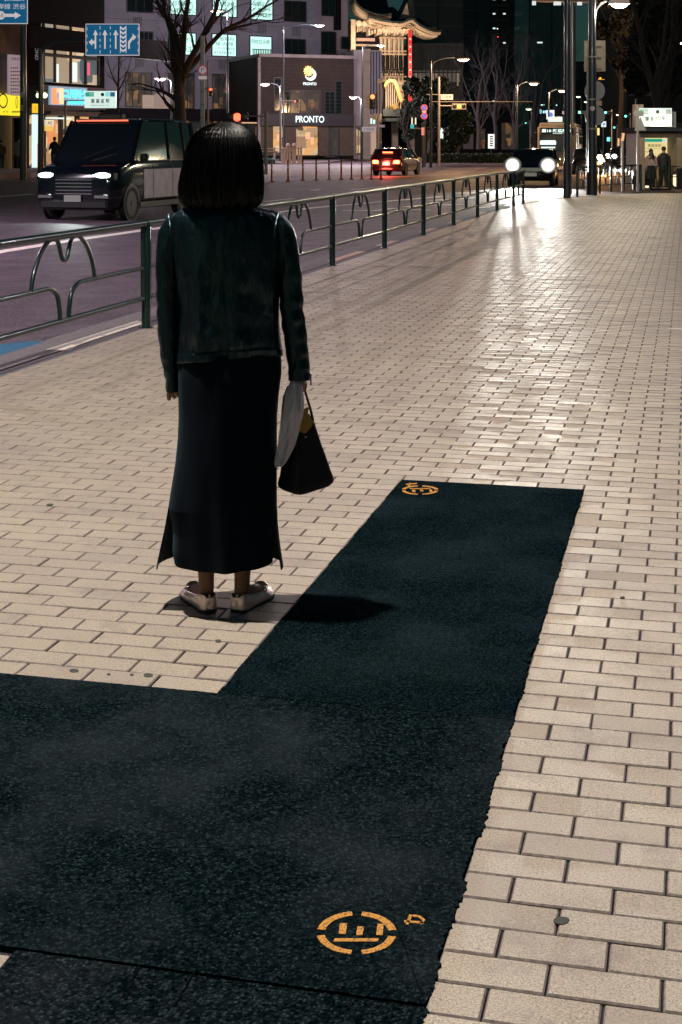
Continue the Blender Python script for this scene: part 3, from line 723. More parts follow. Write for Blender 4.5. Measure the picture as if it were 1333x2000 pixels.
def rot_text(o, cx, cz, y):
    o.matrix_local = Matrix.Translation((cx,0,cz)) @ Matrix.Rotation(math.radians(90),4,'Y') @ Matrix.Translation((-cx,0,-cz)); o.location.y += y
rot_text(b2.children[-1], F2.X(77), F2.Z(84,77), -.14)
o = text('DIAMOND', F2.X(69), F2.Z(92,69), F2.Z(68,69)-F2.Z(118,69), .38, 0, tw, b2); rot_text(o, F2.X(69), F2.Z(92,69), -.14)
# shop at street level
bx('shop_interior', SHOP, b2, F2.X(84), F2.X(206), 1.2, 1.3, FZ, F2.Z(226,130))
for u in (84, 118, 150, 178, 204): bx('shopfront_post', M['mullion'], b2, F2.X(u), F2.X(u)+.25, -.1, .2, FZ, F2.Z(226,130))
fbox(F2, 'shop_banner', emit('orange_banner',(1.,.33,.10),.75), b2, 102, 236, 116, 284, -.4, -.3)
fbox(F2, 'shop_sign', emit('yellow_shop_sign',(1.,.6,.1),.8), b2, 85, 246, 100, 256, .1, .2)
fbox(F2, 'shop_sign', emit('cream_shop_sign',(.9,.75,.5),.8), b2, 85, 234, 101, 246, .1, .2)
ftext(F2, 'AE', M['ink'], b2, 88, 237, 97, 243, .24)
for k in range(9): 
    u = 88+k*4.2+random.random()*2; v = 286+random.random()*14
    fbox(F2, 'display_box', (WARM,PALE,emit('pink_box',(.9,.35,.4),.5))[k%3], b2, u, v, u+4, v+6, .3, .7)
fbox(F2, 'lit_strip', PALE, b2, 85, 229.5, 128, 232.5, .2, .5)
# neon sign
ns = thing('neon_sign', 'glowing red and blue neon shop sign on the boutique building wall', 'sign', F2.loc, F2.rot)
bx('backing', emit('neon_backing',(.45,.75,.95),.45), ns, F2.X(93), F2.X(166), -.22, -.1, F2.Z(206,130), F2.Z(170,130))
RO = emit('neon_red', (1.,.16,.06), 2.2); BL = emit('neon_blue', (.05,.75,1.), 2.0)
fbox(F2, 'red_bar', RO, ns, 97, 173, 103, 203, .24, .34); fbox(F2, 'red_bar', emit('neon_orange',(1,.4,.2),1.8), ns, 103, 173, 108, 180, .24, .34)
fbox(F2, 'red_bar', RO, ns, 103, 195, 108, 203, .24, .34); fbox(F2, 'orange_bar', emit('neon_orange2',(1,.45,.25),1.8), ns, 111, 173, 117, 203, .24, .34)
ftext(F2, 'コ川川ク', BL, ns, 120, 174, 165, 194, .26, bold=.04)
for k in range(11): fbox(F2, 'neon_stroke', BL, ns, 128+k*3.2, 196+(k%3)*.8, 130+k*3.2, 204-(k%2)*1.5, .24, .30)

# --- store with yellow signs, far left
F1 = Fr(30, 88, math.radians(58))
b1 = bld('corner_store_building', 'corner store building with yellow signboards at the left edge', F1)
bx('wall', mat('tan_wall',(.16,.125,.11),.8,noise_s=1,noise_a=.2), b1, F1.X(-60), F1.X(42), 0, 9, F1.Z(230,20), 24)
bx('wall', mat('shop_back_wall',(.34,.31,.22),.8,noise_s=1.3,noise_a=.2), b1, F1.X(-60), F1.X(42), .6, 9, FZ, F1.Z(230,20))
MB().cyl(F1.X(2), -.15, FZ, F1.Z(226,5), .55, 20).build('column', mat('tan_column',(.30,.27,.16),.7), b1)
bx('wall', M['walldark'], b1, F1.X(42), F1.X(60), .1, 6, FZ, 24)
mb = MB()
for k in range(16): mb.box(F1.X(41), F1.X(44), -.2, 0, F1.Z(100+k*8,42), F1.Z(104+k*8,42))
mb.build('striped_trim', emit('striped_trim',(.7,.6,.35),.35), b1)
YEL = emit('yellow_sign_face', (1.,.83,.0), .95)
def signbox(nm, label, fr, u0,v0,u1,v1, m, out=.3, cat='sign', grp=None):
    t = thing(nm, label, cat, fr.loc, fr.rot, grp); fbox(fr, 'panel', m, t, u0, v0, u1, v1, out-.12, out); return t
t = signbox('yellow_sign', 'yellow sign with round rice bowl emblem at the far left edge', F1, -12, 183, 14, 225, YEL)
x, z = F1.X(-1), F1.Z(197,0)
MB().add([(x+.38*math.cos(q)*k_, -.32, z+.45*math.sin(q)*k_) for k_ in (1,.8) for q in np.linspace(0,2*math.pi,25)[:-1]], [(i,(i+1)%24,24+(i+1)%24,24+i) for i in range(24)]).build('ring', M['ink'], t)
ftext(F1, 'すや', M['ink'], t, -2, 216, 10, 222, .31)
t = signbox('yellow_sign', 'yellow sign with tall thin oval, right of the rice bowl sign', F1, 14.5, 187, 36.5, 226, YEL)
x, z = F1.X(26), F1.Z(200,26)
MB().add([(x+.11*math.cos(q)*k_, -.32, z+.36*math.sin(q)*(k_**.3)) for k_ in (1,.6) for q in np.linspace(0,2*math.pi,25)[:-1]], [(i,(i+1)%24,24+(i+1)%24,24+i) for i in range(24)]).build('oval', M['ink'], t)
for i_ in range(6): fbox(F1, 'print_line', M['inkgrey'], t, 17+i_*2.9, 217, 19+i_*2.9, 220, .3, .312)
t = signbox('hanging_banner', 'tall grey-lilac banner with dark lettering above the yellow signs', F1, 3, 108, 35, 186, emit('banner_lilac',(.30,.23,.29),.7), .6, 'banner')
ftext(F1, 'GINZA', M['ink'], t, 8, 113, 30, 118, .61)
for k,v in enumerate((132,139,146,153,159,166,173,179)):
    for i_ in range(4+k%3): fbox(F1, 'print_line', M['inkgrey'], t, 7+i_*4.2, v, 9.6+i_*4.2, v+2.6, .6, .612)
t = signbox('yellow_sign', 'small orange-yellow sign with ring, above the white light box', F1, 54, 203, 74, 221, emit('orange_sign_face',(1.,.6,.0),.9), .5)
x, z = F1.X(67), F1.Z(212,67)
MB().add([(x+.16*math.cos(q)*k_, -.52, z+.16*math.sin(q)*k_) for k_ in (1,.75) for q in np.linspace(0,2*math.pi,21)[:-1]], [(i,(i+1)%20,20+(i+1)%20,20+i) for i in range(20)]).build('ring', M['ink'], t)
ftext(F1, '牛', emit('red_letter',(.8,.1,.02),.6), t, 56, 207, 60, 217, .51)
t = signbox('light_box_sign', 'tall glowing white light box sign with pink mark beside the dark pole', F1, 53.5, 224, 73, 327, emit('white_lightbox',(.75,1.,.97),1.0), .5)
fbox(F1, 'pink_panel', emit('pink_panel',(.95,.50,.55),.7), t, 61, 280, 72.5, 327, .5, .53)
ftext(F1, 'C', emit('pink_mark',(.9,.1,.3),.7), t, 64, 246, 69, 262, .51, bold=.06)
ftext(F1, '味 処', M['inkgrey'], t, 62, 283, 68, 291, .54)
sp_ = thing('shop_spotlight', 'pair of greenish spotlights shining under the corner store banner', 'lamp', F1.loc, F1.rot)
for u in (50, 62):
    MB().ball(F1.X(u), -1.1, F1.Z(187,u), .16).build('lamp_head', emit('spot_green',(.85,1.,.45),3.5), sp_)
fbox(F1, 'bracket', M['polegrey'], sp_, 46, 179, 68, 181, 1.0, 1.1)

# --- dark towers behind
def tower(name, label, u0, u1, v0, D, m, lights=0, th=0., seed=1):
    fr = Fr((u0+u1)/2, D, th); t = bld(name, label, fr)
    x0, x1 = fr.X(u0), fr.X(u1); z1 = fr.Z(v0)
    bx('wall', m, t, x0, x1, 0, 30, FZ-.1, z1)
    rnd = random.Random(seed); fl = int((z1)/4.2); nb = max(2, int((x1-x0)/4)); mb = MB()
    for k in range(nb+1): x = x0+(x1-x0)*k/nb; mb.box(x-.12, x+.12, -.25, 0, 0, z1)
    mb.build('facade_rib', M['mullion'], t, kind='stuff')
    mb = MB()
    for k in range(1, fl): mb.box(x0, x1, -.12, 0, k*4.2, k*4.2+.5)
    mb.build('floor_band', M['steelgrey'], t, kind='stuff')
    for k in range(lights):
        i, j = rnd.randrange(nb), rnd.randrange(1, max(2,fl)); w = (x1-x0)/nb
        bx('window', rnd.choice((PALE, WARM, CY_)), t, x0+w*i+w*.35, x0+w*i+w*.6, -.06, 0, j*4.2+1.8, j*4.2+2.2)
    return t
tg = mat('tower_glass_teal', (.035,.15,.17), .3, spec=.8, noise_s=.05, noise_a=.3)
tg2 = mat('tower_glass_navy', (.025,.055,.085), .4, spec=.6)
tower('office_tower', 'dark glass tower rising behind the theatre roof', 806, 905, -500, 290, tg2, 3, 0, 3)
tower('office_tower', 'grey-blue slim tower between the two dark glass towers', 956, 996, -450, 420, mat('tower_stone',(.05,.06,.075),.7), 10, 0, 4)
tower('office_tower', 'teal glass tower left of the dark lamp post', 1034, 1122, -500, 360, tg, 5, 0, 5)
tower('office_tower', 'navy tower behind the bare trees right of the theatre', 900, 958, -420, 480, tg2, 4, 0, 6)
tower('office_tower', 'navy tower filling the gap left of the teal tower', 994, 1040, -400, 500, tg2, 3, 0, 7)
tower('office_tower', 'distant block with few lit windows beyond the green signals', 1120, 1260, 120, 420, tg2, 10, 0, 8)
tower('office_tower', 'tall unlit block behind the dark tree at the right edge', 1225, 1400, -300, 200, mat('tower_black',(.012,.014,.018),.6), 2, 0, 9)
F7 = Fr(845, 250, 0)
b7 = bld('hall_building', 'pale lattice-fronted hall half hidden by the dark evergreen tree', F7)
bx('wall', M['steelgrey'], b7, F7.X(795), F7.X(905), 0, 12, FZ, F7.Z(84)); 
for k in range(13): bx('facade_fin', M['concrete'], b7, F7.X(798+k*8.4), F7.X(799.5+k*8.4), -.5, 0, FZ, F7.Z(86))
for v in (88, 112, 140, 168): bx('floor_band', M['concrete'], b7, F7.X(795), F7.X(905), -.35, 0, F7.Z(v+3), F7.Z(v))
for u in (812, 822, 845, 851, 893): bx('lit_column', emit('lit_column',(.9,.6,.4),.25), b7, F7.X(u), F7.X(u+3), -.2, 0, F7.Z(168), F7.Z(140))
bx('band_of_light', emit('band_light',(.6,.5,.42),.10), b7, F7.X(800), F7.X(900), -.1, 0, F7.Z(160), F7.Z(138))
# low dark frontage along the far street, right half
F8 = Fr(930, 190, 0)
b8 = bld('far_shopfront_row', 'dim row of low frontages beyond the bare trees', F8)
bx('wall', M['walldark'], b8, F8.X(842), F8.X(1010), 0, 8, FZ, F8.Z(225))
for u0,v0,u1,v1,mm in ((858,250,866,288,PALE),(870,262,886,290,DIMW),(893,246,900,290,DIMW),(905,244,925,291,M['concrete']),(940,252,948,290,DIMW),(980,240,1002,292,DIMW)):
    bx('shop_window', mm, b8, F8.X(u0), F8.X(u1), -.1, 0, F8.Z(v1), F8.Z(v0))
# ------------------------------------------------------------------ guard fence along the kerb
fence = thing('guard_fence', 'dark green pipe guard fence with arched ornaments running along the kerb', 'fence', (XC, 11.22, 0))
def fpost(t, p, h=.885, m=None):
    ox, oy = t.location.x, t.location.y; x, y = p[0]-ox, p[1]-oy
    MB().tube([(x,y,-.005),(x,y,h-.025),(x,y,h-.006),(x,y,h)], [.038,.038,.03,.012], 14).build('post', m or M['green'], t, smooth=True)
    MB().cyl(x, y, -.006, .006, .06, 16).build('post_collar', M['green'], t)
def fpanel(t, p0, p1, m=None, inset=.075):
    m = m or M['green']; o = Vector((t.location.x, t.location.y)); a = Vector(p0)-o; b = Vector(p1)-o; d = (b-a).normalized(); L = (b-a).length
    a = a+d*inset; L -= 2*inset
    def P(s, z): q = a+d*s; return (q.x, q.y, z)
    c = L/2; k = min(1, L/3.05)
    MB().tube([P(-inset,.855), P(L+inset,.855)], .029, 10).build('top_rail', m, t, smooth=True)
    MB().tube([P(0,.245), P(L,.245)], .021, 8).build('bottom_rail', m, t, smooth=True)
    for s in (0, L): MB().tube([P(s,.235), P(s,.85)], .018, 8).build('end_bar', m, t, smooth=True)
    for sg in (-1, 1):
        q = [P(c+sg*.075*k,.255), P(c+sg*.085*k,.34), P(c+sg*.13*k,.44), P(c+sg*.24*k,.49), P(c+sg*.34*k,.495)]
        pts = [tuple(v) for v in smooth(q, 5)]+[P(c+sg*.8*k,.495), P(0 if sg < 0 else L,.495)]
        MB().tube(pts, .0175, 8).build('mid_rail', m, t, smooth=True)
    half = [(.545,.50),(.50,.62),(.40,.745),(.27,.825),(.16,.835),(.10,.80),(.07,.74),(.04,.69),(.0,.675)]
    q = [P(c-s*k, z) for s, z in half]+[P(c+s*k, z) for s, z in half[-2::-1]]
    MB().tube([tuple(v) for v in smooth(q, 5)], .0165, 8).build('arch_ornament', m, t, smooth=True)
fp = [(XC, 11.22-3.2*2), (XC, 11.22-3.2)]+[(XC, 11.22+3.2*k) for k in range(8)]+[(-4.24,36.1),(-4.2,37.9)]
for p in fp: fpost(fence, p)
for a, b in zip(fp[:-1], fp[1:]): fpanel(fence, a, b)
MB().box(-.02,.02,-.043,-.036,.83,.865).build('reflector', mat('orange_reflector',(.85,.42,.03),.4), fence, label='small orange reflector on a fence post')
MB().cyl(0,0,.805,.83,.0,4)
f2 = thing('guard_fence', 'dark guard fence by the station kiosk beyond the big poles', 'fence', (-2.8, 47.0, 0))
gp = [G(1065,392), G(1128,384), G(1150,380), G(1172,377.5), G(1194,374.5), G(1218,373), G(1252,372)]
gp = [(p.x, p.y) for p in gp]
for p in gp[1:]: fpost(f2, p)
for a, b in zip(gp[1:-1], gp[2:]): fpanel(f2, a, b)
# ------------------------------------------------------------------ poles, lamps, signals, signs
def pole(t, x, y, z0, z1, r0, r1, m=None, name='pole', n=14): return MB().tube([(x,y,z0),(x,y,z1)], [r0,r1], n).build(name, m or M['pole'], t, smooth=True)
LAMPM = {}
def lampmat(key, col, st):
    if key not in LAMPM: LAMPM[key] = emit('lamp_glow_'+key, {'yellow':(1.,.72,.36),'green':(.75,1.,.55)}.get(key, col), st)
    return LAMPM[key]
def street_lamp(label, u, v, D, ub, side, power, col, key, st, head=.5, base=FZ, arm=1.5, real=True, size=.14):
    fr = Fr(u, D, 0); z = fr.Z(v); xb = fr.X(ub)
    t = thing('street_lamp', label, 'street lamp', (*c2w(fr.a0+xb, D)[:2], base), PSI, 'street lamps')
    z -= base; X = -xb
    pole(t, 0, 0, 0, z-.1, .10, .06)
    q = [(0,0,z-.5),(X*.15,0,z-.1),(X*.55,0,z+.12),(X,0,z+.08)]
    MB().tube([tuple(v_) for v_ in smooth(q,4)], .04, 8).build('arm', M['pole'], t)
    sg = 1 if X > 0 else -1
    MB().bbox(X-head*.5, X+head*.5, -.16, .16, z, z+.14, .04).build('lamp_housing', M['polegrey'], t)
    MB().ball(X, 0, z-.01, head*.42, .16, .12).build('lamp_lens', lampmat(key,col,st), t)
    if real: lamp('lamp_light', (X, 0, z-.25), power, col, size, parent=t)
    return t
AM = (1.,.60,.30); WH = (1.,.86,.62)
street_lamp('street lamp glowing above the twin big dark poles at the upper right', 1210, 8, 45, 1160, 1, 900, WH, 'white', 14, head=.62, base=0)
street_lamp('amber street lamp on the curved arm right of the theatre', 905, 116, 92, 842, 1, 2200, AM, 'amber', 16, head=.8, base=FZ)
street_lamp('amber street lamp before the teal tower, nearer of the pair there', 1043, 163, 105, 1010, 1, 2200, AM, 'amber', 14, head=.7)
street_lamp('smaller amber street lamp just left of the big dark pole', 1098, 177, 130, 1072, 1, 2200, AM, 'amber', 14, head=.7)
street_lamp('yellowish street lamp in front of the grey clinic, left of the big bare tree', 314, 154, 118, 335, 1, 3000, (1.,.80,.84), 'yellow', 6, head=1.0, real=True, size=.3)
street_lamp('yellowish street lamp left of the cafe corner', 518, 165, 130, 548, 1, 3000, (1.,.80,.84), 'yellow', 6, head=.9, size=.3)
street_lamp('greenish street lamp high over the cafe roof', 624, 50, 140, 554, 1, 7000, (1.,.80,.84), 'green', 8, head=1.0, size=.3)
street_lamp('small lamp on a tall post between cafe and theatre', 744, 89, 150, 708, 1, 4000, (1.,.80,.84), 'yellow', 6, head=.9, size=.3)
street_lamp('low yellowish lamp by the grey building edge', 690, 190, 130, 706, 1, 2500, (1.,.80,.84), 'yellow', 6, head=.7, size=.3)
street_lamp('small amber lamp glimpsed among the dark branches at the right', 1258, 129, 110, 1280, 1, 500, AM, 'amber', 14, head=.45)
street_lamp('amber street lamp cut by the right edge of the view', 1333, 82, 90, 1350, 1, 900, AM, 'amber', 12, head=.5)
street_lamp('lamp half hidden behind the top twigs of the big bare tree', 424, 22, 118, 445, 1, 3000, (1.,.80,.84), 'yellow', 5, head=1.0, size=.3)
for (u,v,D,c,k) in ((1130,189,190,(.75,1.,.6),'lime'),(1145,199,230,(.8,1.,.6),'lime'),(1208,224,200,(1.,.85,.7),'white2'),(1033,213,160,(.8,1.,.6),'lime')):
    street_lamp({1130:'tiny greenish lamp just right of the big dark pole',1145:'tiny lime lamp left of the round sign backs',1208:'tiny pale lamp between the kiosk sign and round sign backs',1033:'tiny lime lamp above the bus headlights'}[u], u, v, D, u+6, 1, 0, c, k, 5, head=.7, real=False)
# unseen lamps: over her kerb, shop-side, and a farther one added for paving light
def tall_lamp(label, x, y, hx, z, power, col, size=.12, cut=None):
    t = thing('street_lamp', label, 'street lamp', (x, y, 0), 0, 'street lamps')
    pole(t, 0, 0, 0, z, .09, .06)
    MB().tube([(0,0,z-.1),(hx*.5,0,z+.15),(hx,0,z+.1)], .035, 8).build('arm', M['pole'], t)
    MB().bbox(hx-.3, hx+.3, -.13, .13, z+.02, z+.14, .03).build('lamp_housing', M['polegrey'], t)
    MB().ball(hx, 0, z+.01, .2, .1, .05).build('lamp_lens', lampmat('white',WH,14), t)
    lamp('lamp_light', (hx, 0, z-.12), power, col, size, parent=t, spot=math.radians(cut) if cut else None, blend=.4)
tall_lamp('street lamp on the kerb just outside the left of the view', -4.55, 4.27, 1.66, 7.4, 3050, (1.,.905,.81), .09)
tall_lamp('street lamp on the shop side outside the right of the view, nearer one', 4.2, 13., -1.2, 7.5, 430, (1.,.88,.98))
tall_lamp('added unseen lamp on the shop side lighting the paving, farther one', 4.6, 29., -1.2, 7.5, 900, (1.,.84,.93))
# unseen lamp added on the opposite kerb to brighten and tint the road
tall_lamp('added unseen lamp on the opposite kerb lighting the road', -19.5, 17., 1.5, 9., 9500, (1.,.80,.93), .2, 142)

# big dark poles at the right
F = Fr(1108, 42, 0)
t = thing('signal_pole', 'tall plain dark pole standing at the kerb corner left of the sign pole', 'pole', F.loc, PSI)
pole(t, 0, 0, 0, 9.2, .090, .085); MB().tube([(0,0,0),(0,0,1.0)], .11, 14).build('pole_base', M['pole'], t); 
MB().tube([(.125,0,.1),(.11,0,9)], .02, 6).build('conduit', M['polegrey'], t)
lamp('lamp_light', (.6,0,8.6), 420, WH, .15, parent=t); MB().bbox(.2,1.0,-.15,.15,8.75,8.9,.03).build('lamp_housing', M['polegrey'], t); MB().tube([(0,0,8.8),(.3,0,8.85)], .04, 8).build('arm', M['pole'], t)  # unseen lamp head added above the view to light the paving
F = Fr(1157, 44.5, 0)
t = thing('sign_pole', 'thick dark pole carrying round and square sign backs near the kiosk', 'pole', F.loc, PSI)
pole(t, 0, 0, 0, 9, .125, .10); MB().tube([(0,0,0),(0,0,.72)], .16, 16).build('pole_base', M['black'], t)
MB().tube([(-.165,0,0),(-.13,0,4.2)], .03, 6).build('conduit', M['polegrey'], t)
for z in (2.0,2.9,4.2): MB().cyl(0,0,z,z+.05,.13).build('clamp_band', M['polegrey'], t)
def bk(nm, *a, m='backplate'):
    x0,x1,z0,z1 = F.R(*a); MB().bbox(x0,x1,.14,.17,z0,z1,.02).build(nm, M[m], t)
bk('square_plate', 1143, 78, 1185, 139)
for v in (89,111,133): x0,x1,z0,z1 = F.R(1166,v,1176,v+2); bx('plate_bracket', M['inkgrey'], t, x0, x1, .11, .14, z0, z1)
for v in (177, 226): MB().disc(F.X(1164), .15, F.Z(v), 20*44.5/FPX, (0,1,0), .03, 28).build('round_plate', M['backplate2'], t)
bk('small_plate', 1166, 196, 1178, 206)
MB().disc(F.X(1156), -.128, F.Z(212), .075, (0,-1,0), .01, 20).build('sticker', M['white'], t); text('K', F.X(1156), F.Z(212), .07, .09, -.142, M['ink'], t)
def signal_vert(name, label, fr, u, v, col, ub, vb, poleu=None, group=None): pass
# signal heads (each lens its own part)
OFF = mat('signal_lens_off', (.015,.02,.02), .3)
def signal(label, u, v, D, col, which, horiz=True, w=14, base=None, facing=1, poleu=None, strength=9, mastv=None, group='traffic signals', grey='polegrey'):
    fr = Fr(u, D, 0); pu = poleu if poleu is not None else u
    t = thing('traffic_signal', label, 'traffic signal', (*c2w(fr.a0+fr.X(pu), D)[:2], base if base is not None else FZ), PSI, group)
    b = t.location.z; X = -fr.X(pu); z = fr.Z(v)-b; r = w*D/FPX/2*(.30 if w < 40 else .38)
    W_, H_ = w*D/FPX/2, w*D/FPX/2*.42
    if not horiz: W_, H_ = H_, W_
    dx = {0:-.62,1:0,2:.62}[which]*(W_ if horiz else 0); dz = ({0:.62,1:0,2:-.62}[which]*H_) if not horiz else 0
    cx, cz = X-dx, z-dz
    MB().bbox(cx-W_, cx+W_, -.1, .12, cz-H_, cz+H_, .03).build('housing', M[grey], t)
    for k in range(3):
        q = -.62+.62*k; px, pz = (cx+q*W_, cz) if horiz else (cx, cz-q*H_)
        on = k == which
        MB().ball(px, -.12, pz, r, .03, r).build('lens', lampmat('sig%s'%(col,), col, strength) if on else OFF, t)
    top = (fr.Z(mastv)-b) if mastv is not None else z+.3
    pole(t, 0, 0, 0, top, .09, .07, M['polegrey'])
    if abs(X) > .3: MB().tube([(0,.05,z+.05),(cx,.05,z+.05)], .035, 8).build('arm', M['polegrey'], t)
    return t, fr
GRN = (.05,1.,.62); RED = (1.,.05,.02); ORG = (1.,.30,.01)
t, fr = signal('amber traffic signal on the long thin mast arm right of the theatre', 897, 208, 95, ORG, 1, True, 28, poleu=858, strength=3.2, mastv=150)
x0,x1,z0,z1 = fr.R(861,184.5,885,195); dx_ = -fr.X(858); b_ = t.location.z
bx('street_name_plate', emit('name_plate',(.5,.5,.55),.25,base=(.5,.5,.5)), t, x0+dx_, x1+dx_, -.1, -.06, z0-b_, z1-b_); bx('arm', M['polegrey'], t, dx_+fr.X(840), dx_+fr.X(1040), .0, .06, fr.Z(199)-b_, fr.Z(198)-b_)
bx('arm', M['polegrey'], t, dx_+fr.X(834), dx_+fr.X(862), .0, .06, fr.Z(185)-b_, fr.Z(184)-b_)
text('三原橋', (x0+x1)/2+dx_, (z0+z1)/2-b_, (x1-x0)*.7, (z1-z0)*.5, -.11, M['inkgrey'], t)
signal('green traffic signal seen between the two big dark poles', 1132, 219.5, 120, GRN, 0, True, 14, poleu=1150, strength=8)
signal('green traffic signal just right of the round sign backs', 1183, 220, 130, GRN, 0, True, 13, poleu=1196, strength=7)
signal('green traffic signal halfway between sign pole and kiosk sign', 1222, 227, 130, GRN, 0, True, 12, poleu=1232, strength=7)
signal('small green signal low above the far red sign', 1200, 249, 170, GRN, 0, True, 9, poleu=1206, strength=7)
signal('tiny green signal among the bare trees above the headlights', 1027, 240.5, 170, GRN, 0, True, 8, poleu=1036, strength=5)
signal('orange signal light showing beside the thick sign pole', 1172, 153, 60, ORG, 0, True, 12, poleu=1160, strength=3, grey='black')
t, fr = signal('red traffic signal with side plate before the curved theatre gable', 728, 189, 110, (1.,.17,.04), 0, False, 30, poleu=739, strength=4, mastv=155, grey='black')
dx_ = -fr.X(739); b_ = t.location.z
x0,x1,z0,z1 = fr.R(716,187,722,211); bx('side_plate', M['white'], t, x0+dx_, x1+dx_, -.1, -.07, z0-b_, z1-b_)
for k in range(4): text('歌舞伎座'[k], (x0+x1)/2+dx_, z1-b_-(k+.5)*(z1-z0)/4, .14, .14, -.11, M['inkgrey'], t)
x0,x1,z0,z1 = fr.R(707,248,735,257); bx('station_plate', emit('plate_lilac',(.55,.5,.6),.5), t, x0+dx_, x1+dx_, -.35, -.3, z0-b_, z1-b_); text('◎ 東銀座駅', (x0+x1)/2+dx_, (z0+z1)/2-b_, (x1-x0)*.8, (z1-z0)*.6, -.36, M['inkgrey'], t)
MB().bbox(dx_+fr.X(737), dx_+fr.X(743), -.15,.15, fr.Z(163)-b_, fr.Z(154)-b_, .03).build('camera_box', M['white'], t)
MB().tube([(dx_+fr.X(743),0,fr.Z(160)-b_),(dx_+fr.X(752),0,fr.Z(150)-b_)], .1, 8).build('camera', M['white'], t)
t, fr = signal('red crossing signal on the white banded pole beside the bare tree', 412, 175, 75, RED, 0, False, 16, poleu=396, strength=7, mastv=70, grey='black')
signal('big red signal light right above the standing woman', 464, 229, 70, RED, 1, True, 42, poleu=520, strength=9, grey='black')
signal('dim red signal on a post in front of the cafe wall', 577, 198, 130, RED, 0, True, 10, poleu=549, strength=6, grey='black')
for u,v,w_ in ((1228,275,0),(1240,273,1)): pass
t = thing('warning_light', 'tall thin lit red strip left of the amber lamp in the right branches', 'light', V(1272,115,120), PSI); MB().box(-.1,.1,-.1,.1,-.3,.3).build('strip', lampmat('redstrip',(1,.1,.05),2), t)
t = thing('warning_light', 'round red light in the dark branches at the upper right', 'light', V(1282,113,120), PSI); MB().ball(0,0,0,.16).build('lens', lampmat('redstrip2',(1,.15,.12),5), t)
# white pole with round prohibition sign
F = Fr(396, 74, 0)
t = thing('round_sign', 'round prohibition sign with white plate on the white pole by the bare tree', 'road sign', F.loc, PSI)
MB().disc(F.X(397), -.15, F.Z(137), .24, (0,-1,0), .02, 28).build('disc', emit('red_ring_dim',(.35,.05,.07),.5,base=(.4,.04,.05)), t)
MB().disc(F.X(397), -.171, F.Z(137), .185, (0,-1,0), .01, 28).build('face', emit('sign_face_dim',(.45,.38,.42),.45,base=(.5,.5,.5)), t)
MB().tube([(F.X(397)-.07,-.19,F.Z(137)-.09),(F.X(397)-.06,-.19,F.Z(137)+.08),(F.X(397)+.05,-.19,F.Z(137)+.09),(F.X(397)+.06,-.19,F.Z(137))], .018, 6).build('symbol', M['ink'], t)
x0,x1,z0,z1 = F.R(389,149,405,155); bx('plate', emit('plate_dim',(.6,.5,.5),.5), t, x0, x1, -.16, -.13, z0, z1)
MB().tube([(0,0,FZ),(0,0,F.Z(70))], .11, 12).build('pole', M['white'], t, smooth=True)
MB().tube([(.28,0,F.Z(250)),(.28,0,F.Z(120))], .05, 8).build('conduit', M['polegrey'], t)
for v in (180,205,230): MB().cyl(0,0,F.Z(v),F.Z(v)+.04,.12).build('clamp_band', M['polegrey'], t)
# pair of no-parking discs
F = Fr(829, 95, 0)
t = thing('no_parking_sign', 'pair of round red and blue parking signs on one post near the dark evergreen', 'road sign', F.loc, PSI)
pole(t, F.X(830), .1, FZ, F.Z(203), .07, .06)
rr = emit('ring_red',(.65,.12,.16),.7,base=(.5,.03,.03)); rb = emit('disc_blue',(.10,.22,.62),.8,base=(.02,.05,.3))
for v in (210.5, 226.5):
    MB().disc(0, 0, F.Z(v), .22, (0,-1,0), .02, 24).build('disc', rr, t); MB().disc(0, -.021, F.Z(v), .16, (0,-1,0), .01, 24).build('face', rb, t)
    MB().tube([(-.1,-.035,F.Z(v)+.1),(.1,-.035,F.Z(v)-.1)], .016, 6).build('bar', rr, t)
bx('plate', M['white'], t, -.14, .14, -.02, 0, F.Z(220), F.Z(216.5))
F = Fr(827, 92, 0)
t = thing('crossing_post', 'grey post with red vertical sign and teal lamp bracket behind the red-lit car', 'post', F.loc, PSI)
pole(t, 0, 0, FZ, F.Z(250), .09, .08, M['concrete']); x0,x1,z0,z1 = F.R(823.5,249,829,264); bx('red_panel', emit('red_panel',(.95,.25,.18),1.), t, x0, x1, -.2, -.1, z0, z1)
text('止', 0, F.Z(256), .13, .3, -.21, M['white'], t)
MB().tube([(0,0,F.Z(262)),(F.X(824),0,F.Z(252)),(F.X(818),0,F.Z(250.5)),(F.X(808),0,F.Z(250.5))], .04, 8).build('bracket', M['white'], t)
x0,x1,z0,z1 = F.R(802,243,809,251); bx('teal_panel', emit('teal_panel',(.0,.5,.52),.8), t, x0, x1, -.1, 0, z0, z1)
for u in (804,811): fbox(F, 'lit_bar', emit('lit_bar',(1.,.85,.6),1.1) if u==804 else bpy.data.materials['lit_bar'], t, u, 230, u+2.4, 243, 0, .08)
t = thing('lit_bollard', 'small glowing blue upright sign far behind the red-lit car', 'sign', Fr(841,110,0).loc, PSI); bx('panel', emit('blue_panel',(.1,.6,1.),1.4), t, -.07, .07, -.05, .05, .9, 1.6); pole(t, 0, 0, FZ, .9, .04, .04)
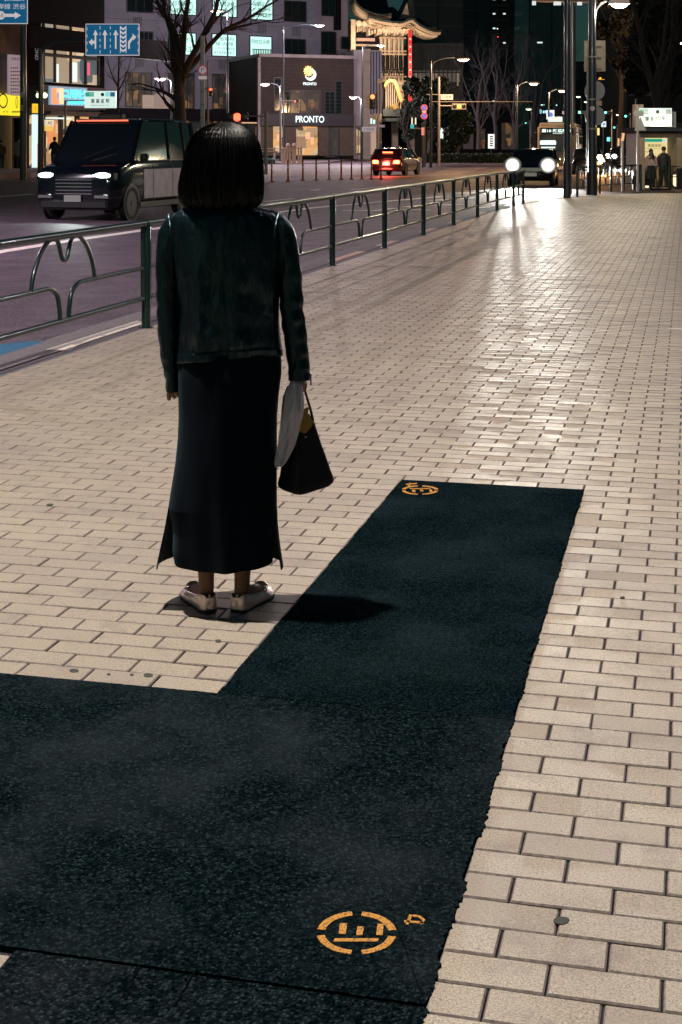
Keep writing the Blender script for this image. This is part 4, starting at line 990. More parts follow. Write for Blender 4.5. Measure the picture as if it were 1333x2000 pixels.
# overhead lane sign
F = Fr(80, 62, 0)
t = thing('lane_sign', 'blue lane guidance sign with white arrows on a curved dark mast arm', 'road sign', F.loc, PSI)
pole(t, 0, 0, FZ, F.Z(96), .13, .10)
q = [(0,0,F.Z(110)),(F.X(86),0,F.Z(96)),(F.X(104),0,F.Z(84)),(F.X(118),0,F.Z(79)),(F.X(150),0,F.Z(78)),(F.X(200),0,F.Z(78))]
MB().tube([tuple(v) for v in smooth(q,5)], .07, 10).build('mast_arm', M['pole'], t, smooth=True)
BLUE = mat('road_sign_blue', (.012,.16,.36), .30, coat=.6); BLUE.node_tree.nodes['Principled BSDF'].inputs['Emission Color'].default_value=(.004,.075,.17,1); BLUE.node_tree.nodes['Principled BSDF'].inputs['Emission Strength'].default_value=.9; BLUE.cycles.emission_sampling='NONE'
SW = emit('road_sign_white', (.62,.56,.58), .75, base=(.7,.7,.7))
x0,x1,z0,z1 = F.R(169,47,274,109)
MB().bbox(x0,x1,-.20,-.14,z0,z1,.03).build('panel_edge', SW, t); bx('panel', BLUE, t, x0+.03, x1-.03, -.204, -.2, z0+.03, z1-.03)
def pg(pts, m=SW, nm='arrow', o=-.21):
    P = [(F.X(u), F.Z(v)) for u,v in pts]; ar = sum(P[i][0]*P[(i+1)%len(P)][1]-P[(i+1)%len(P)][0]*P[i][1] for i in range(len(P)))
    if ar < 0: P = P[::-1]
    return MB().prism(P, o, o+.006).build(nm, m, t)
for u in (207, 228): pg([(u-1.5,96),(u+1.5,96),(u+1.5,69),(u+5,69),(u,59),(u-5,69),(u-1.5,69)])
pg([(187,96),(190,96),(190,69),(193.5,69),(188.5,59),(184,69),(187,69),(187,80),(182,80),(182,76),(175.5,83),(182,90),(182,86),(187,86)])
pg([(252,96),(255.5,96),(255.5,86),(262,76),(262,80),(268,73),(260.5,66),(261,71),(252,82)])
for u in (197.5, 217.5):
    for v in (52,64,76,88,99): pg([(u-.6,v),(u+.6,v),(u+.6,v+6),(u-.6,v+6)], nm='lane_dash')
for k in range(6):
    v = 52+k*8.5; pg([(237,v),(242.5,v+4),(248,v),(248,v+4),(242.5,v+8),(237,v+4)], nm='chevron')
for u in (237,248): pg([(u-.7,52),(u+.7,52),(u+.7,104),(u-.7,104)], nm='lane_line')
for u in (172,271.5):
    for v in (54,68,82,96): pg([(u-.5,v),(u+.5,v),(u+.5,v+6),(u-.5,v+6)], nm='lane_dash')
# direction sign top left
F = Fr(46, 66, 0)
t = thing('direction_sign', 'blue direction sign with white arrow on the thick pole at the top left corner', 'road sign', F.loc, PSI)
pole(t, 0, 0, FZ-.2, 9, .16, .13); 
for v in (205, 180): x0,x1,z0,z1 = F.R(42,v,47,v+11); bx('small_label', M['backplate'], t, x0, x1, -.18, -.14, z0, z1)
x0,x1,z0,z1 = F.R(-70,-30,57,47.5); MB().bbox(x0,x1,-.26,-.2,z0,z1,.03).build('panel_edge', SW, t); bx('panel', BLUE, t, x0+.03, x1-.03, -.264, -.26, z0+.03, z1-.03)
ftext(F, 'Shinbashi', SW, t, 12, -6, 50, 3, .275); ftext(F, '海岸線 渋谷', SW, t, -14, 8, 53, 19, .275)
pg([(12,28),(32,28),(32,24),(44,31),(32,38),(32,34),(12,34)], o=-.272); pg([(-20,23),(8,23),(12,27),(12,35),(8,39),(-20,39)], o=-.271); ftext(F, 'ゆりかもめ', M['ink'], t, -18, 26, 10, 36, .28)
# station name signs (lit) -------------------------------------------------
GRNB = emit('sign_green', (.0,.42,.28), .8); CYB = emit('sign_cyan', (.12,.75,.75), .9); DKB = emit('sign_darkblue', (.0,.10,.22), .8); INK = emit('sign_ink',(0,0,0),0,base=(.01,.03,.035))
def station_sign(fr, t, u0,v0,u1,v1, o):
    fbox(fr, 'panel', SIGNW, t, u0, v0, u1, v1, o-.25, o); w=u1-u0; h=v1-v0
    def r(nm,m,a,b,c,d): fbox(fr, nm, m, t, u0+w*a, v0+h*b, u0+w*c, v0+h*d, o+.005, o+.012)
    r('green_block', GRNB, .03,.07,.30,.33); r('cyan_block', CYB, .67,.07,.80,.33); r('blue_block', DKB, .82,.07,.97,.33)
    MB().disc(fr.X(u0+w*.575), -o-.004, fr.Z(v0+h*.21), w*.055*fr.D/FPX, (0,-1,0), .01, 20).build('dot', INK, t)
    for (q, a, c) in (('東',.20,.33),('銀',.37,.48),('座',.52,.63),('駅',.68,.80)): ftext(fr, q, INK, t, u0+w*a, v0+h*.46, u0+w*c, v0+h*.73, o+.012, bold=.02)
    ftext(fr, 'Higashi-ginza Sta.', M['inkgrey'], t, u0+w*.20, v0+h*.80, u0+w*.80, v0+h*.90, o+.012)
    ftext(fr, 'METRO', SW, t, u0+w*.16, v0+h*.13, u0+w*.28, v0+h*.27, o+.02); ftext(fr, 'M', SW, t, u0+w*.70, v0+h*.12, u0+w*.77, v0+h*.28, o+.02)
F = Fr(128, 70, 0)
t = thing('station_sign', 'lit white subway station sign on a thin post above the black taxi', 'sign', F.loc, PSI)
station_sign(F, t, 167, 178, 228, 211, .2); pole(t, 0, 0, FZ, F.Z(196), .06, .05, M['polegrey']); MB().tube([(0,0,F.Z(197)),(F.X(168),0,F.Z(197))], .03, 6).build('arm', M['polegrey'], t)
# ------------------------------------------------------------------ subway kiosk on the right
F = Fr(1285, 51, 0)
t = thing('subway_kiosk', 'beige subway entrance kiosk with glowing poster and roof sign at the right', 'kiosk', F.loc, PSI)
KM = mat('kiosk_panel', (.33,.25,.19), .6, noise_s=4, noise_a=.12); GL = mat('kiosk_inner', (.55,.42,.22), .7)
bx('side_wall', KM, t, F.X(1243), F.X(1253), -.6, 1.8, 0, F.Z(260)); bx('side_wall', KM, t, F.X(1315), F.X(1328), -.6, 1.8, 0, F.Z(260))
bx('side_plinth', M['black'], t, F.X(1314.5), F.X(1328.5), -.62, -.55, 0, F.Z(328))
bx('lintel', mat('kiosk_lintel',(.45,.32,.18),.6), t, F.X(1253), F.X(1315), -.55, -.2, F.Z(267), F.Z(260)); bx('roof', M['walldark'], t, F.X(1239), F.X(1331), -.8, 2.0, F.Z(260), F.Z(249))
bx('roof_edge', M['pole'], t, F.X(1240), F.X(1330), -.9, -.8, F.Z(257), F.Z(250))
text('A  6', F.X(1285), F.Z(261.5), .12, .04, -.57, M['ink'], t)
bx('back_wall', GL, t, F.X(1253), F.X(1315), 1.0, 1.1, 0, F.Z(267))
POST = emit('poster_yellow', (1.,.80,.36), .80, sample=True)
bx('poster', POST, t, F.X(1263.5), F.X(1315), .90, .96, F.Z(322), F.Z(269)); 
ftext(F, '東銀座駅', INK, t, 1276, 281, 1303, 287.5, -.88); ftext(F, 'Higashi-ginza Sta.', M['inkgrey'], t, 1272, 289, 1305, 291, -.88)
ftext(F, '都営浅草線', INK, t, 1271, 295.5, 1286, 298, -.88); ftext(F, 'A6', INK, t, 1304, 296, 1308, 298.5, -.88)
bx('green_header', GRNB, t, F.X(1265), F.X(1305), .87, .9, F.Z(277), F.Z(271)); bx('header_box', SIGNW, t, F.X(1306), F.X(1313), .87, .9, F.Z(277), F.Z(271)); ftext(F,'出口', INK, t, 1306.5, 272, 1312.5, 276, -.86)
bx('poster_frame', M['black'], t, F.X(1262), F.X(1263.5), .86, .98, F.Z(330), F.Z(267)); bx('poster_frame', M['black'], t, F.X(1263.5), F.X(1315), .86, .98, F.Z(269), F.Z(268))
MB().box(F.X(1254), F.X(1255.5), -.3, -.2, 0, F.Z(330)).build('handrail_post', M['steelgrey'], t)
bx('floor_light', emit('step_light',(1.,.8,.5),1.4), t, F.X(1256), F.X(1262), -.5, -.4, .05, .12); bx('floor_light', bpy.data.materials['step_light'], t, F.X(1310), F.X(1314), -.5, -.4, .1, .5)
bx('sign_backing', KM, t, F.X(1239), F.X(1256), -.1, .3, F.Z(249), F.Z(204)); bx('sign_backing', M['backplate2'], t, F.X(1311), F.X(1322), .1, .3, F.Z(249), F.Z(218))
station_sign(F, t, 1245, 211.5, 1310, 247, .2)
lamp('kiosk_light', (0, -.2, 2.3), 230, (1,.78,.45), .2, parent=t)
# railing in front of the steps
t = thing('step_railing', 'low dark metal railing around the subway steps before the kiosk', 'railing', F.loc, PSI)
for u in (1253, 1289, 1313): MB().tube([(F.X(u),-1.6,0),(F.X(u),-1.6,.82)], .035, 8).build('post', M['green'], t)
for z in (.80,.12): MB().tube([(F.X(1253),-1.6,z),(F.X(1289),-1.6,z)], .02, 6).build('rail', M['green'], t)
for u in np.arange(1258,1288,5): MB().tube([(F.X(u),-1.6,.12),(F.X(u),-1.6,.8)], .010, 6).build('baluster', M['green'], t)
for z in (.8,.45,): MB().tube([(F.X(1289),-1.6,z),(F.X(1313),-1.2,z)], .018, 6).build('rail', M['green'], t)
bx('step_slab', M['walldark'], t, F.X(1252), F.X(1290), -1.7, -1.5, 0, .05)
t = thing('utility_box', 'small black box standing between the fence end and the kiosk', 'utility box', Fr(1241,50,0).loc, PSI); MB().bbox(-.09,.09,-.1,.1,0,.62,.02).build('box', M['black'], t); bx('lid', M['pole'], t, -.1, .1, -.11, .11, .62, .65)
F = Fr(1246, 47.5, 0)
t = thing('warning_sign_post', 'grey post with a triangular sign back in front of the kiosk', 'road sign', F.loc, PSI)
pole(t, 0, 0, 0, F.Z(205), .045, .04, M['polegrey']); x0,x1,z0,z1=F.R(1239,228,1262,255); MB().prism([(x0,z0),(x1,z0),((x0+x1)/2,z1)], -.05, -.03).build('triangle', M['backplate2'], t); x0,x1,z0,z1=F.R(1238,217,1260,227); MB().prism([(x0,z0),(x1-.05,z0),(x1-.05,z1),(x0,z1)],-.05,-.03).build('plate', M['backplate2'], t)
F = Fr(1216, 47.5, 0)
t = thing('delineator_post', 'thin grey post with orange reflective top beside the guard fence', 'post', F.loc, PSI)
pole(t, 0, 0, 0, F.Z(262), .042, .04, M['polegrey']); MB().tube([(0,0,F.Z(275)),(.03,0,F.Z(260))], .05, 8).build('reflective_sleeve', emit('sleeve_orange',(1.,.45,.15),.8), t); MB().tube([(-.13,0,F.Z(285)),(-.12,0,F.Z(270))], .03, 8).build('reflective_sleeve', bpy.data.materials['sleeve_orange'], t)
# far signs and lights over the avenue
def farpanel(nm, label, u0,v0,u1,v1,D,m,cat='sign',extra=None):
    fr = Fr((u0+u1)/2, D, 0); t = thing(nm, label, cat, (*fr.loc[:2], FZ), PSI); b = FZ
    x0,x1,z0,z1 = fr.R(u0,v0,u1,v1); bx('panel', m, t, x0, x1, -.1, .1, z0-b, z1-b); MB().tube([(0,.15,0),(0,.15,z1-b)], .07, 6).build('post', M['pole'], t)
    if extra: extra(fr, t, b)
    return t
def park(fr, t, b): MB().disc(0, -.1, fr.Z(224)-b, 4.6*fr.D/FPX, (0,-1,0), .05, 20).build('blue_disc', emit('park_blue',(.03,.15,.75),1.), t)
farpanel('parking_sign', 'white lit sign with blue disc above the bus', 1068,215,1083,233,150,emit('sign_white2',(.85,.95,1.),1.), extra=park)
farpanel('small_sign', 'small white sign with blue dot right of the round sign backs', 1175,237,1184,248,150,SIGNW, extra=lambda fr,t,b: MB().disc(0,-.1,fr.Z(242.5)-b,2.2*fr.D/FPX,(0,-1,0),.05,16).build('blue_disc', bpy.data.materials['park_blue'], t))
def nost(fr, t, b): MB().disc(0,-.1,fr.Z(230)-b,3.4*fr.D/FPX,(0,-1,0),.05,20).build('ring', emit('dim_red',(.5,.06,.04),.8), t); MB().disc(0,-.16,fr.Z(230)-b,2.2*fr.D/FPX,(0,-1,0),.05,20).build('face', emit('dim_face',(.4,.35,.3),.5), t)
farpanel('prohibition_sign', 'dim round red-ringed sign over the avenue right of the blue-disc sign', 1088,235.5,1095,238,150,emit('dim_plate',(.5,.2,.15),.5), extra=nost)
farpanel('shop_sign', 'tall white lit shop sign left of the headlights', 954,262,966,290,130,emit('sign_white3',(.95,1.,.95),1.1), extra=lambda fr,t,b: [bx('print_line', M['inkgrey'], t, -.14, .14, -.12, -.1, fr.Z(268+i*4.4)-b, fr.Z(265.5+i*4.4)-b) for i in range(5)])
farpanel('shop_sign', 'red and magenta neon sign far down the avenue', 1199,240,1211,252,230,emit('neon_magenta',(1.,.08,.25),1.3))
farpanel('shop_sign', 'dim purple lattice sign above the red neon far away', 1199,231,1219,239,235,emit('neon_purple',(.30,.08,.28),.5))
farpanel('shop_sign', 'cyan lit sign behind the thin grey post', 1186,268,1192,276,200,emit('neon_cyan',(.2,.95,.9),1.2))
farpanel('street_plate', 'lilac plate on the far mast arm at the right', 1235,149,1253,165,95,emit('plate_lilac2',(.35,.27,.34),.5))
farpanel('shop_sign', 'dim salmon plate beside the far mast', 1099,217,1107,223,160,emit('salmon',(.7,.5,.45),.6))
for (u,v,w_,h_,D,c,l) in ((1057,204,7,2,300,(.6,1,.95),'lower pale slit of window light left of the blue-disc sign'),(1082,204.5,7,2,300,(.6,1,.95),'pale window slit above the blue-disc sign'),(1100,205,9,3,300,(.6,1,.95),'bright cyan window slit near the big dark pole'),
      (1055,214,3,8,300,(.5,.9,.95),'tall cyan window left of the blue-disc sign'),(1061,216,6,5,300,(.4,.8,.9),'cyan window pair just left of the blue-disc sign'),(998,253,9,12,260,(.3,.75,.8),'blue-white shop glow low behind the bare trees'),
      (985,229,2,10,260,(1,.4,.15),'left one of two thin orange lights low among bare trees'),(990,230,2,10,260,(1,.4,.15),'right one of two thin orange lights low among bare trees'),
      (1168,250,2.5,14,140,(1,.6,.2),'upright orange light strip right of the thick sign pole'),(1195,224,4,5,260,(1,.95,.9),'tiny white square light below the far lime lamp'),
      (1224,275,4,4,240,(1,.15,.04),'tiny red light before the far headlamps'),(1240,273.5,5,4,240,(1,.15,.05),'second tiny red light next to the kiosk edge'),(1201,277,3,3,240,(1,.6,.1),'tiny amber light left of the two far red lights'),(1179,261,4,2,240,(1,.1,.05),'tiny red light above the far orange lamp'),(1185,283,5,3,220,(.7,1,.95),'tiny cyan light above the distant orange flash'),
      (972,71,2,2,400,(1,.1,.1),'tiny red aircraft warning light on the navy tower'),(971,55,2,2,410,(1,1,1),'tiny white light on the slim grey tower')):
    t = thing('distant_light', l, 'light', V(u+w_/2, v+h_/2, D), PSI); MB().bbox(-w_*D/FPX/2, w_*D/FPX/2, -.2, .2, -h_*D/FPX/2, h_*D/FPX/2, .03).build('glow_panel', lampmat('far%s'%(c,), c, 1.6), t)
# lattice road bar on the far avenue at the top (gantry with signs)
F = Fr(1080, 120, 0)
t = thing('sign_gantry', 'overhead gantry bar with lit sign ends at the top of the avenue', 'gantry', (*F.loc[:2], FZ), PSI)
MB().tube([(F.X(1040),0,F.Z(1)-FZ),(F.X(1190),0,F.Z(4)-FZ)], .12, 8).build('beam', M['polegrey'], t); MB().tube([(F.X(1122),0.2,0),(F.X(1122),0.2,F.Z(-6)-FZ)], .15, 8).build('post', M['pole'], t)
for u0,u1 in ((1040,1047),(1082,1096),(1102,1114),(1128,1137)): bx('sign_end', emit('gantry_white',(.8,.9,.9),.8) if u0==1040 else bpy.data.materials['gantry_white'], t, F.X(u0), F.X(u1), -.1, .1, F.Z(10)-FZ, F.Z(2)-FZ)
# ------------------------------------------------------------------ orange delineator bollards
ob = mat('bollard_orange', (.50,.09,.04), .5, noise_s=8, noise_a=.2); ow = mat('bollard_reflective', (.75,.6,.5), .3)
ospots = [(531,356),(563,354.5),(592,353),(618,352),(643,351),(667,350.5),(687,350),(707,350),(726,350),(744.5,350)]
names = ['first','second','third','fourth','fifth','sixth','seventh','eighth','ninth','last']
proto = None
for i, (u, v) in enumerate(ospots):
    p = G(u, v, RZ)
    lab = '%s orange delineator bollard counting from the woman towards the red-lit car' % names[i]
    if proto is None:
        proto = thing('delineator_bollard', lab, 'bollard', p, 0, 'orange delineator bollards')
        MB().tube([(0,0,.03),(0,0,.95)], [.045,.04], 12).build('shaft', ob, proto, smooth=True); MB().tube([(0,0,0),(0,0,.03),(0,0,.06)], [.13,.12,.06], 14).build('base', ob, proto)
        for z in (.62,.78): MB().cyl(0,0,z,z+.07,.046).build('reflective_band', ow, proto)
        MB().ball(0,0,.95,.042).build('cap', ob, proto)
    else:
        c = copy_tree(proto); c.location = p; c['label'] = lab
# white barrier rails on the island, blue planter beside
F = Fr(560, 120, 0)
t = thing('barrier_fence', 'white wooden-looking barrier rails standing in front of the cafe', 'barrier', F.loc, PSI)
wm = mat('barrier_white', (.75,.58,.50), .6); wm.node_tree.nodes['Principled BSDF'].inputs['Emission Color'].default_value=(.5,.38,.3,1); wm.node_tree.nodes['Principled BSDF'].inputs['Emission Strength'].default_value=0
for u in (536,552,556,561,566,572,576,583,588): x=F.X(u); MB().box(x-.06,x+.10,-.05,.05,.0,F.Z(288)).build('upright', wm, t)
for v in (289.5, 294.5): bx('rail', wm, t, F.X(508), F.X(592), -.08, -.05, F.Z(v+1.2), F.Z(v))
for u in (563,575): MB().ball(F.X(u), 0, F.Z(284), .18).build('finial', wm, t)
t = thing('blue_planter', 'teal blue long planter beside the white barrier rails', 'planter', Fr(520,118,0).loc, PSI); MB().bbox(-.75,.75,-.3,.3,.05,.55,.15).build('trough', mat('teal_plastic',(.02,.16,.20),.4), t)
t = thing('traffic_cone', 'orange cone-shaped marker behind the woman hair', 'cone', Fr(506,116,0).loc, PSI); MB().tube([(0,0,.5),(0,0,.9)], [.28,.05], 12).build('cone', lampmat('conegl',(1,.3,.03),.5), t); MB().box(-.3,.3,-.3,.3,.0,.5).build('base', M['black'], t)
# ------------------------------------------------------------------ vehicles
def wheel(t, x, y, r, w, z=None):
    z = r if z is None else z
    wt = MB(); s = 1 if x > 0 else -1
    prof = [(-w/2, r*.80), (-w/2, r*.96), (-w/2+.03, r), (w/2-.03, r), (w/2, r*.96), (w/2, r*.78)]
    rows = [[(x+s*dx, y+rr*math.cos(q), z+rr*math.sin(q)) for q in np.linspace(0,2*math.pi,33)[:-1]] for dx, rr in prof]
    wh = wt.grid(rows).build('wheel', M['rubber'], t, smooth=True)
    mb = MB(); mb.tube([(x+s*(w/2-.06),y,z),(x+s*(w/2-.05),y,z)], r*.76, 24)
    mb.build('brake_disc', M['black'], wh)
    mb = MB(); mb.tube([(x+s*(w/2-.045),y,z),(x+s*(w/2-.0),y,z)], r*.16, 12)
    for k in range(10):
        q = 2*math.pi*k/10; c, s_ = math.cos(q), math.sin(q); xs = x+s*(w/2-.02)
        mb.tube([(xs, y+r*.14*c, z+r*.14*s_), (xs, y+r*.76*c, z+r*.76*s_)], r*.045, 5)
    mb.grid([[(x+s*(w/2-.03+d), y+r*k_*math.cos(q), z+r*k_*math.sin(q)) for q in np.linspace(0,2*math.pi,29)[:-1]] for d,k_ in ((0,.79),(.02,.79),(.02,.70),(0,.70))])
    mb.build('rim', M['rim'], wh)
def loft_body(name, st, m, t):   # st: (y, half width, z bottom, z top, top inset)
    rows = []
    for y, w, zb, zt, ins in st:
        h = zt-zb
        half = [(w*.82, zb), (w*.965, zb+h*.10), (w, zb+h*.35), (w*.995, zb+h*.68), (w-ins*.4, zb+h*.93), (w-ins, zt)]
        rows.append([(x, y, z) for x, z in half]+[(0, y, zt+.02)]+[(-x, y, z) for x, z in half[::-1]])
    mb = MB().grid(rows); n = len(rows[0]); k = (len(rows)-1)*n
    mb.f.append(tuple(range(n))[::-1]); mb.f.append(tuple(range(k, k+n)))
    return mb.build(name, m, t, smooth=True)
def car(name, label, loc, rot, L=4.5, Wd=1.75, H=1.48, m=None, belt=.92, hood=1.05, wsh=.75, rear=.5, group=None, kind='sedan', cat='car', wr=.33):
    m = m or M['carblack']; t = thing(name, label, cat, loc, rot, group); w = Wd/2; y0, y1 = -L/2, L/2
    rb = belt+.02
    loft_body('body', [(y0, w*.80, .34, belt-.30, .10), (y0+.10, w*.93, .24, belt-.16, .12), (y0+.45, w*.985, .22, belt-.09, .10), (y0+hood, w, .22, belt+.0, .06),
        (y1-1.0, w, .22, rb, .05), (y1-.3, w*.98, .24, rb, .08), (y1-.06, w*.93, .28, rb-.05, .10), (y1, w*.86, .36, rb-.16, .12)], m, t)
    a0, a1, b1, b0 = y0+hood-.05, y0+hood+wsh, y1-rear-.25, y1-rear+.15
    if kind == 'van': b1, b0 = y1-.22, y1-.03
    wt = w*.80 if kind != 'van' else w*.86; zt = H-.07
    rows = [[(s*w*.93, a0 if z < belt+.1 else a1, z) for s in (1,-1)] for z in (belt-.02,)]
    mb = MB()
    vb = [(w*.93,a0,belt-.02),(-w*.93,a0,belt-.02),(-w*.95,b0,belt-.02),(w*.95,b0,belt-.02),(wt,a1,zt),(-wt,a1,zt),(-wt,b1,zt),(wt,b1,zt)]
    mb.add(vb, [(0,1,5,4),(1,2,6,5),(2,3,7,6),(3,0,4,7),(4,5,6,7)]); mb.build('windows', M['glass'], t)
    rr = []
    for k, (y, dz) in enumerate(((a1-.03,-.005),(a1+.12,.045),(a1+.5,.07),((a1+b1)/2,.075),(b1-.3,.06),(b1-.05,.035),(b1+.03,-.005))):
        rr.append([(x, y, zt+dz-(abs(x)/wt)**4*.05) for x in np.linspace(-wt-.01, wt+.01, 9)])
    mb = MB().grid(rr, closed=False); mb.grid([[ (p[0],p[1],zt-.025) for p in r] for r in rr][::-1], closed=False); mb.build('roof', m, t, smooth=True)
    for s in (1,-1):
        def lin(f, z): # point on side glass plane
            k = (z-belt)/(zt-belt); return s*((w*.94)*(1-k)+wt*k+.008)
        def pil(nm, ya0, ya1, r=.035): MB().tube([(lin(0,belt-.02), ya0, belt-.02), (lin(0,zt), ya1, zt)], r, 6).build(nm, m, t)
        pil('pillar', a0, a1, .045); pil('pillar', (a1+b0)/2-.12, (a1+b1)/2-.05); pil('pillar', b0, b1, .05)
        if kind == 'van': pil('pillar', (a1+b0)/2+.85, (a1+b1)/2+.85)
        mr = MB(); mr.bbox(s*(w+.02) if s>0 else -(w+.19), s*(w+.02)+.17 if s>0 else -(w+.02), a0+.28, a0+.42, belt, belt+.17, .03); mr.build('mirror', m, t)
        for yy in (y0+.85, y1-.95):
            ar = MB(); ar.disc(s*(w-.03), yy, wr+.01, wr*1.15, (s,0,0), .035, 28); ar.build('wheel_arch', M['black'], t)
            wheel(t, s*(w-.09), yy, wr, .2)
        for yy, nm in (((a0+a1)/2+.75,'door_handle'), ((a1+b1)/2+.75,'door_handle')):
            MB().box(s*w-.01 if s>0 else -w-.02, s*w+.02 if s>0 else -w+.01, yy, yy+.18, belt-.12, belt-.09).build(nm, M['chrome'], t)
    return t, dict(w=w, y0=y0, y1=y1, a0=a0, a1=a1, b0=b0, b1=b1, zt=zt, belt=belt)
# the tall black taxi on the left
p = G(252, 427, RZ)
HL = emit('headlamp_white', (.80,1.,.95), 6.)
M['rimdark'] = mat('rim_dark', (.05,.055,.06), .35, metal=.8)
_rim = M['rim']; M['rim'] = M['rimdark']
vt, q = car('black_taxi_van', 'tall black taxi van with lit headlamps passing on the road at the left', (-12.72, 31.35, RZ), math.radians(-3), L=4.7, Wd=1.95, H=2.24, belt=1.28, hood=.98, wsh=.62, kind='van', cat='taxi', wr=.36)
M['rim'] = _rim
w, y0 = q['w'], q['y0']
for s in (1,-1):
    xa, xb = (w-.52, w-.10) if s > 0 else (-w+.10, -w+.52)
    h = MB(); h.bbox(xa-.03, xb+.05, y0+.02, y0+.25, .88, 1.08, .04); h = h.build('headlight', M['glass'], vt); MB().ball((xa+xb)/2, y0+.03, .985, .20, .06, .062, 18, 10).build('lamp', HL, h, smooth=True)
    MB().bbox(xa+.02, xb-.05, y0-.02, y0+.1, .50, .58, .02).build('fog_lamp', M['chrome'], vt)
for k in range(5): bx('grille_bar', M['chrome'] if k in (0,) else M['steelgrey'], vt, -w+.55, w-.55, y0-.01, y0+.06, .58+k*.075, .60+k*.075)
MB().bbox(-.80,.80,y0-.04,y0+.1,.30,.46,.04).build('bumper', M['black'], vt)
n = MB(); n.bbox(-.20,.20,y0-.07,y0-.035,.42,.56,.01); n = n.build('number_plate', mat('plate_face',(.25,.27,.25),.5), vt)
for s in (1,): bx('side_panel', M['silver'], vt, w-.005, w+.012, q['a0']+.55, q['y1']-.28, .45, 1.10)
bx('side_panel_lower', M['black'], vt, w-.01, w+.02, y0+1.25, q['y1']-.35, .26, .38)
for dy in (1.05, 2.15): bx('door_seam', M['black'], vt, w+.010, w+.016, q['a0']+dy, q['a0']+dy+.015, .3, 1.18)
bx('belt_trim', M['chrome'], vt, w*.945, w*.965, q['a0']+.3, q['y1']-.2, 1.28, 1.305)
tl = MB(); tl.bbox(-.30,.30,q['a1']+.15,q['a1']+.42,q['zt']+.055,q['zt']+.20,.04); tl.build('roof_sign', M['black'], vt)
bx('roof_light_strip', emit('taxi_strip_red', (1.,.13,.03), 1.4), vt, -.72, .55, q['a1']-.045, q['a1']-.02, q['zt']-.0, q['zt']+.035)
bx('fare_sign', emit('fare_sign', (1.,.5,.2), .8), vt, -.62, -.40, q['a0']+.30, q['a0']+.34, 1.40, 1.48)
for s in (1,-1): MB().tube([(s*w*.80,q['a1']+.1,q['zt']+.05),(s*w*.80,q['b1']-.2,q['zt']+.05)], .02, 6).build('roof_rail', M['chrome'], vt)
MB().tube([(-.2,q['a0']-.02,1.34),(.45,q['a0']+.10,1.6)], .012, 5).build('wiper', M['black'], vt)
for s in (1,-1):   # hint of the cabin: seats seen through
    MB().bbox(s*.35-.22, s*.35+.22, q['a1']+.1, q['a1']+.2, 1.0, 1.62, .05).build('seat', M['black'], vt)
lamp('headlamp_beam', (0, y0-.1, .9), 110, (.85,1.,.95), .12, spot=math.radians(90), rot=(math.radians(80),0,math.pi), parent=vt)
# red-lit car waiting at the junction
p = G(775, 342, RZ)
rc, q = car('waiting_car', 'dark car with glowing red tail lamps waiting at the junction', (p.x, p.y, RZ), math.radians(177), L=4.6, Wd=1.80, H=1.52, m=M['cardark'], belt=.95, rear=.28)
w, y1, y0 = q['w'], q['y1'], q['y0']
TL = emit('tail_lamp_red', (1.,.10,.02), 7.); TLC = emit('tail_lamp_core', (1.,.50,.08), 16.)
for s in (1,-1):
    # the car is turned round, so its rear is at +y in its own frame
    h = MB(); h.bbox(s*(w-.30)-.17, s*(w-.30)+.20*1, y1-.10, y1+.04, .66, .86, .04); h = h.build('tail_light', TL, rc); MB().ball(s*(w-.28), y1+.05, .76, .09, .03, .08).build('lamp_core', TLC, h)
bx('brake_lamp', TL, rc, -.28, .28, q['b1']+.18, q['b1']+.22, q['zt']-.20, q['zt']-.13)
bx('number_plate', emit('plate_lit',(.75,.5,.5),.5), rc, -.20, .20, y1+.0, y1+.03, .58, .72); bx('bumper_trim', M['silver'], rc, -.35, .35, y1+.0, y1+.03, .36, .42)
text('35-18', 0, .64, .3, .08, 0, M['ink'], rc).matrix_local = Matrix.Translation((0, y1+.035, 0)) @ Matrix.Rotation(math.pi,4,'Z')
MB().ball(0, q['a1']+.25, q['zt']+.13, .16, .1, .08).build('roof_lamp', mat('taxi_lamp',(.6,.5,.45),.4), rc)
MB().ball(-w-.14, q['a0']+.3, .98, .05).build('side_blinker', emit('blinker',(1,.45,.02),5), rc)
lamp('tail_glow', (0, y1+.25, .75), 300, (1,.08,.05), .3, parent=rc)
# car with dazzling headlamps, facing us
D = 60.; c0 = c2w((1044-CX)/FPX*D, D, RZ)
hc, q = car('oncoming_car', 'dark oncoming car with two dazzling white headlamps', c0, math.radians(2), L=4.5, Wd=1.80, H=1.52, m=M['carblack'], belt=.98)
w, y0 = q['w'], q['y0']
HB = emit('headlamp_glare', (1.,1.,.95), 60.)
nt = HB.node_tree; tc_ = N(nt,'ShaderNodeTexCoord'); sx_ = N(nt,'ShaderNodeSeparateXYZ'); nt.links.new(tc_.outputs['Object'], sx_.inputs[0])
rx_ = math_(nt,'SUBTRACT', math_(nt,'ABSOLUTE', sx_.outputs[0]), .70); rz_ = math_(nt,'SUBTRACT', sx_.outputs[2], .86)
rr_ = math_(nt,'SQRT', math_(nt,'ADD', math_(nt,'MULTIPLY',rx_,rx_), math_(nt,'MULTIPLY',rz_,rz_)))   # glare put into the emission: bright core fading outward
nt.links.new(math_(nt,'MULTIPLY', math_(nt,'POWER', math_(nt,'MAXIMUM', math_(nt,'SUBTRACT', 1., math_(nt,'DIVIDE', rr_, .36)), 0.), 3.2), 30.), nt.nodes['Principled BSDF'].inputs['Emission Strength'])
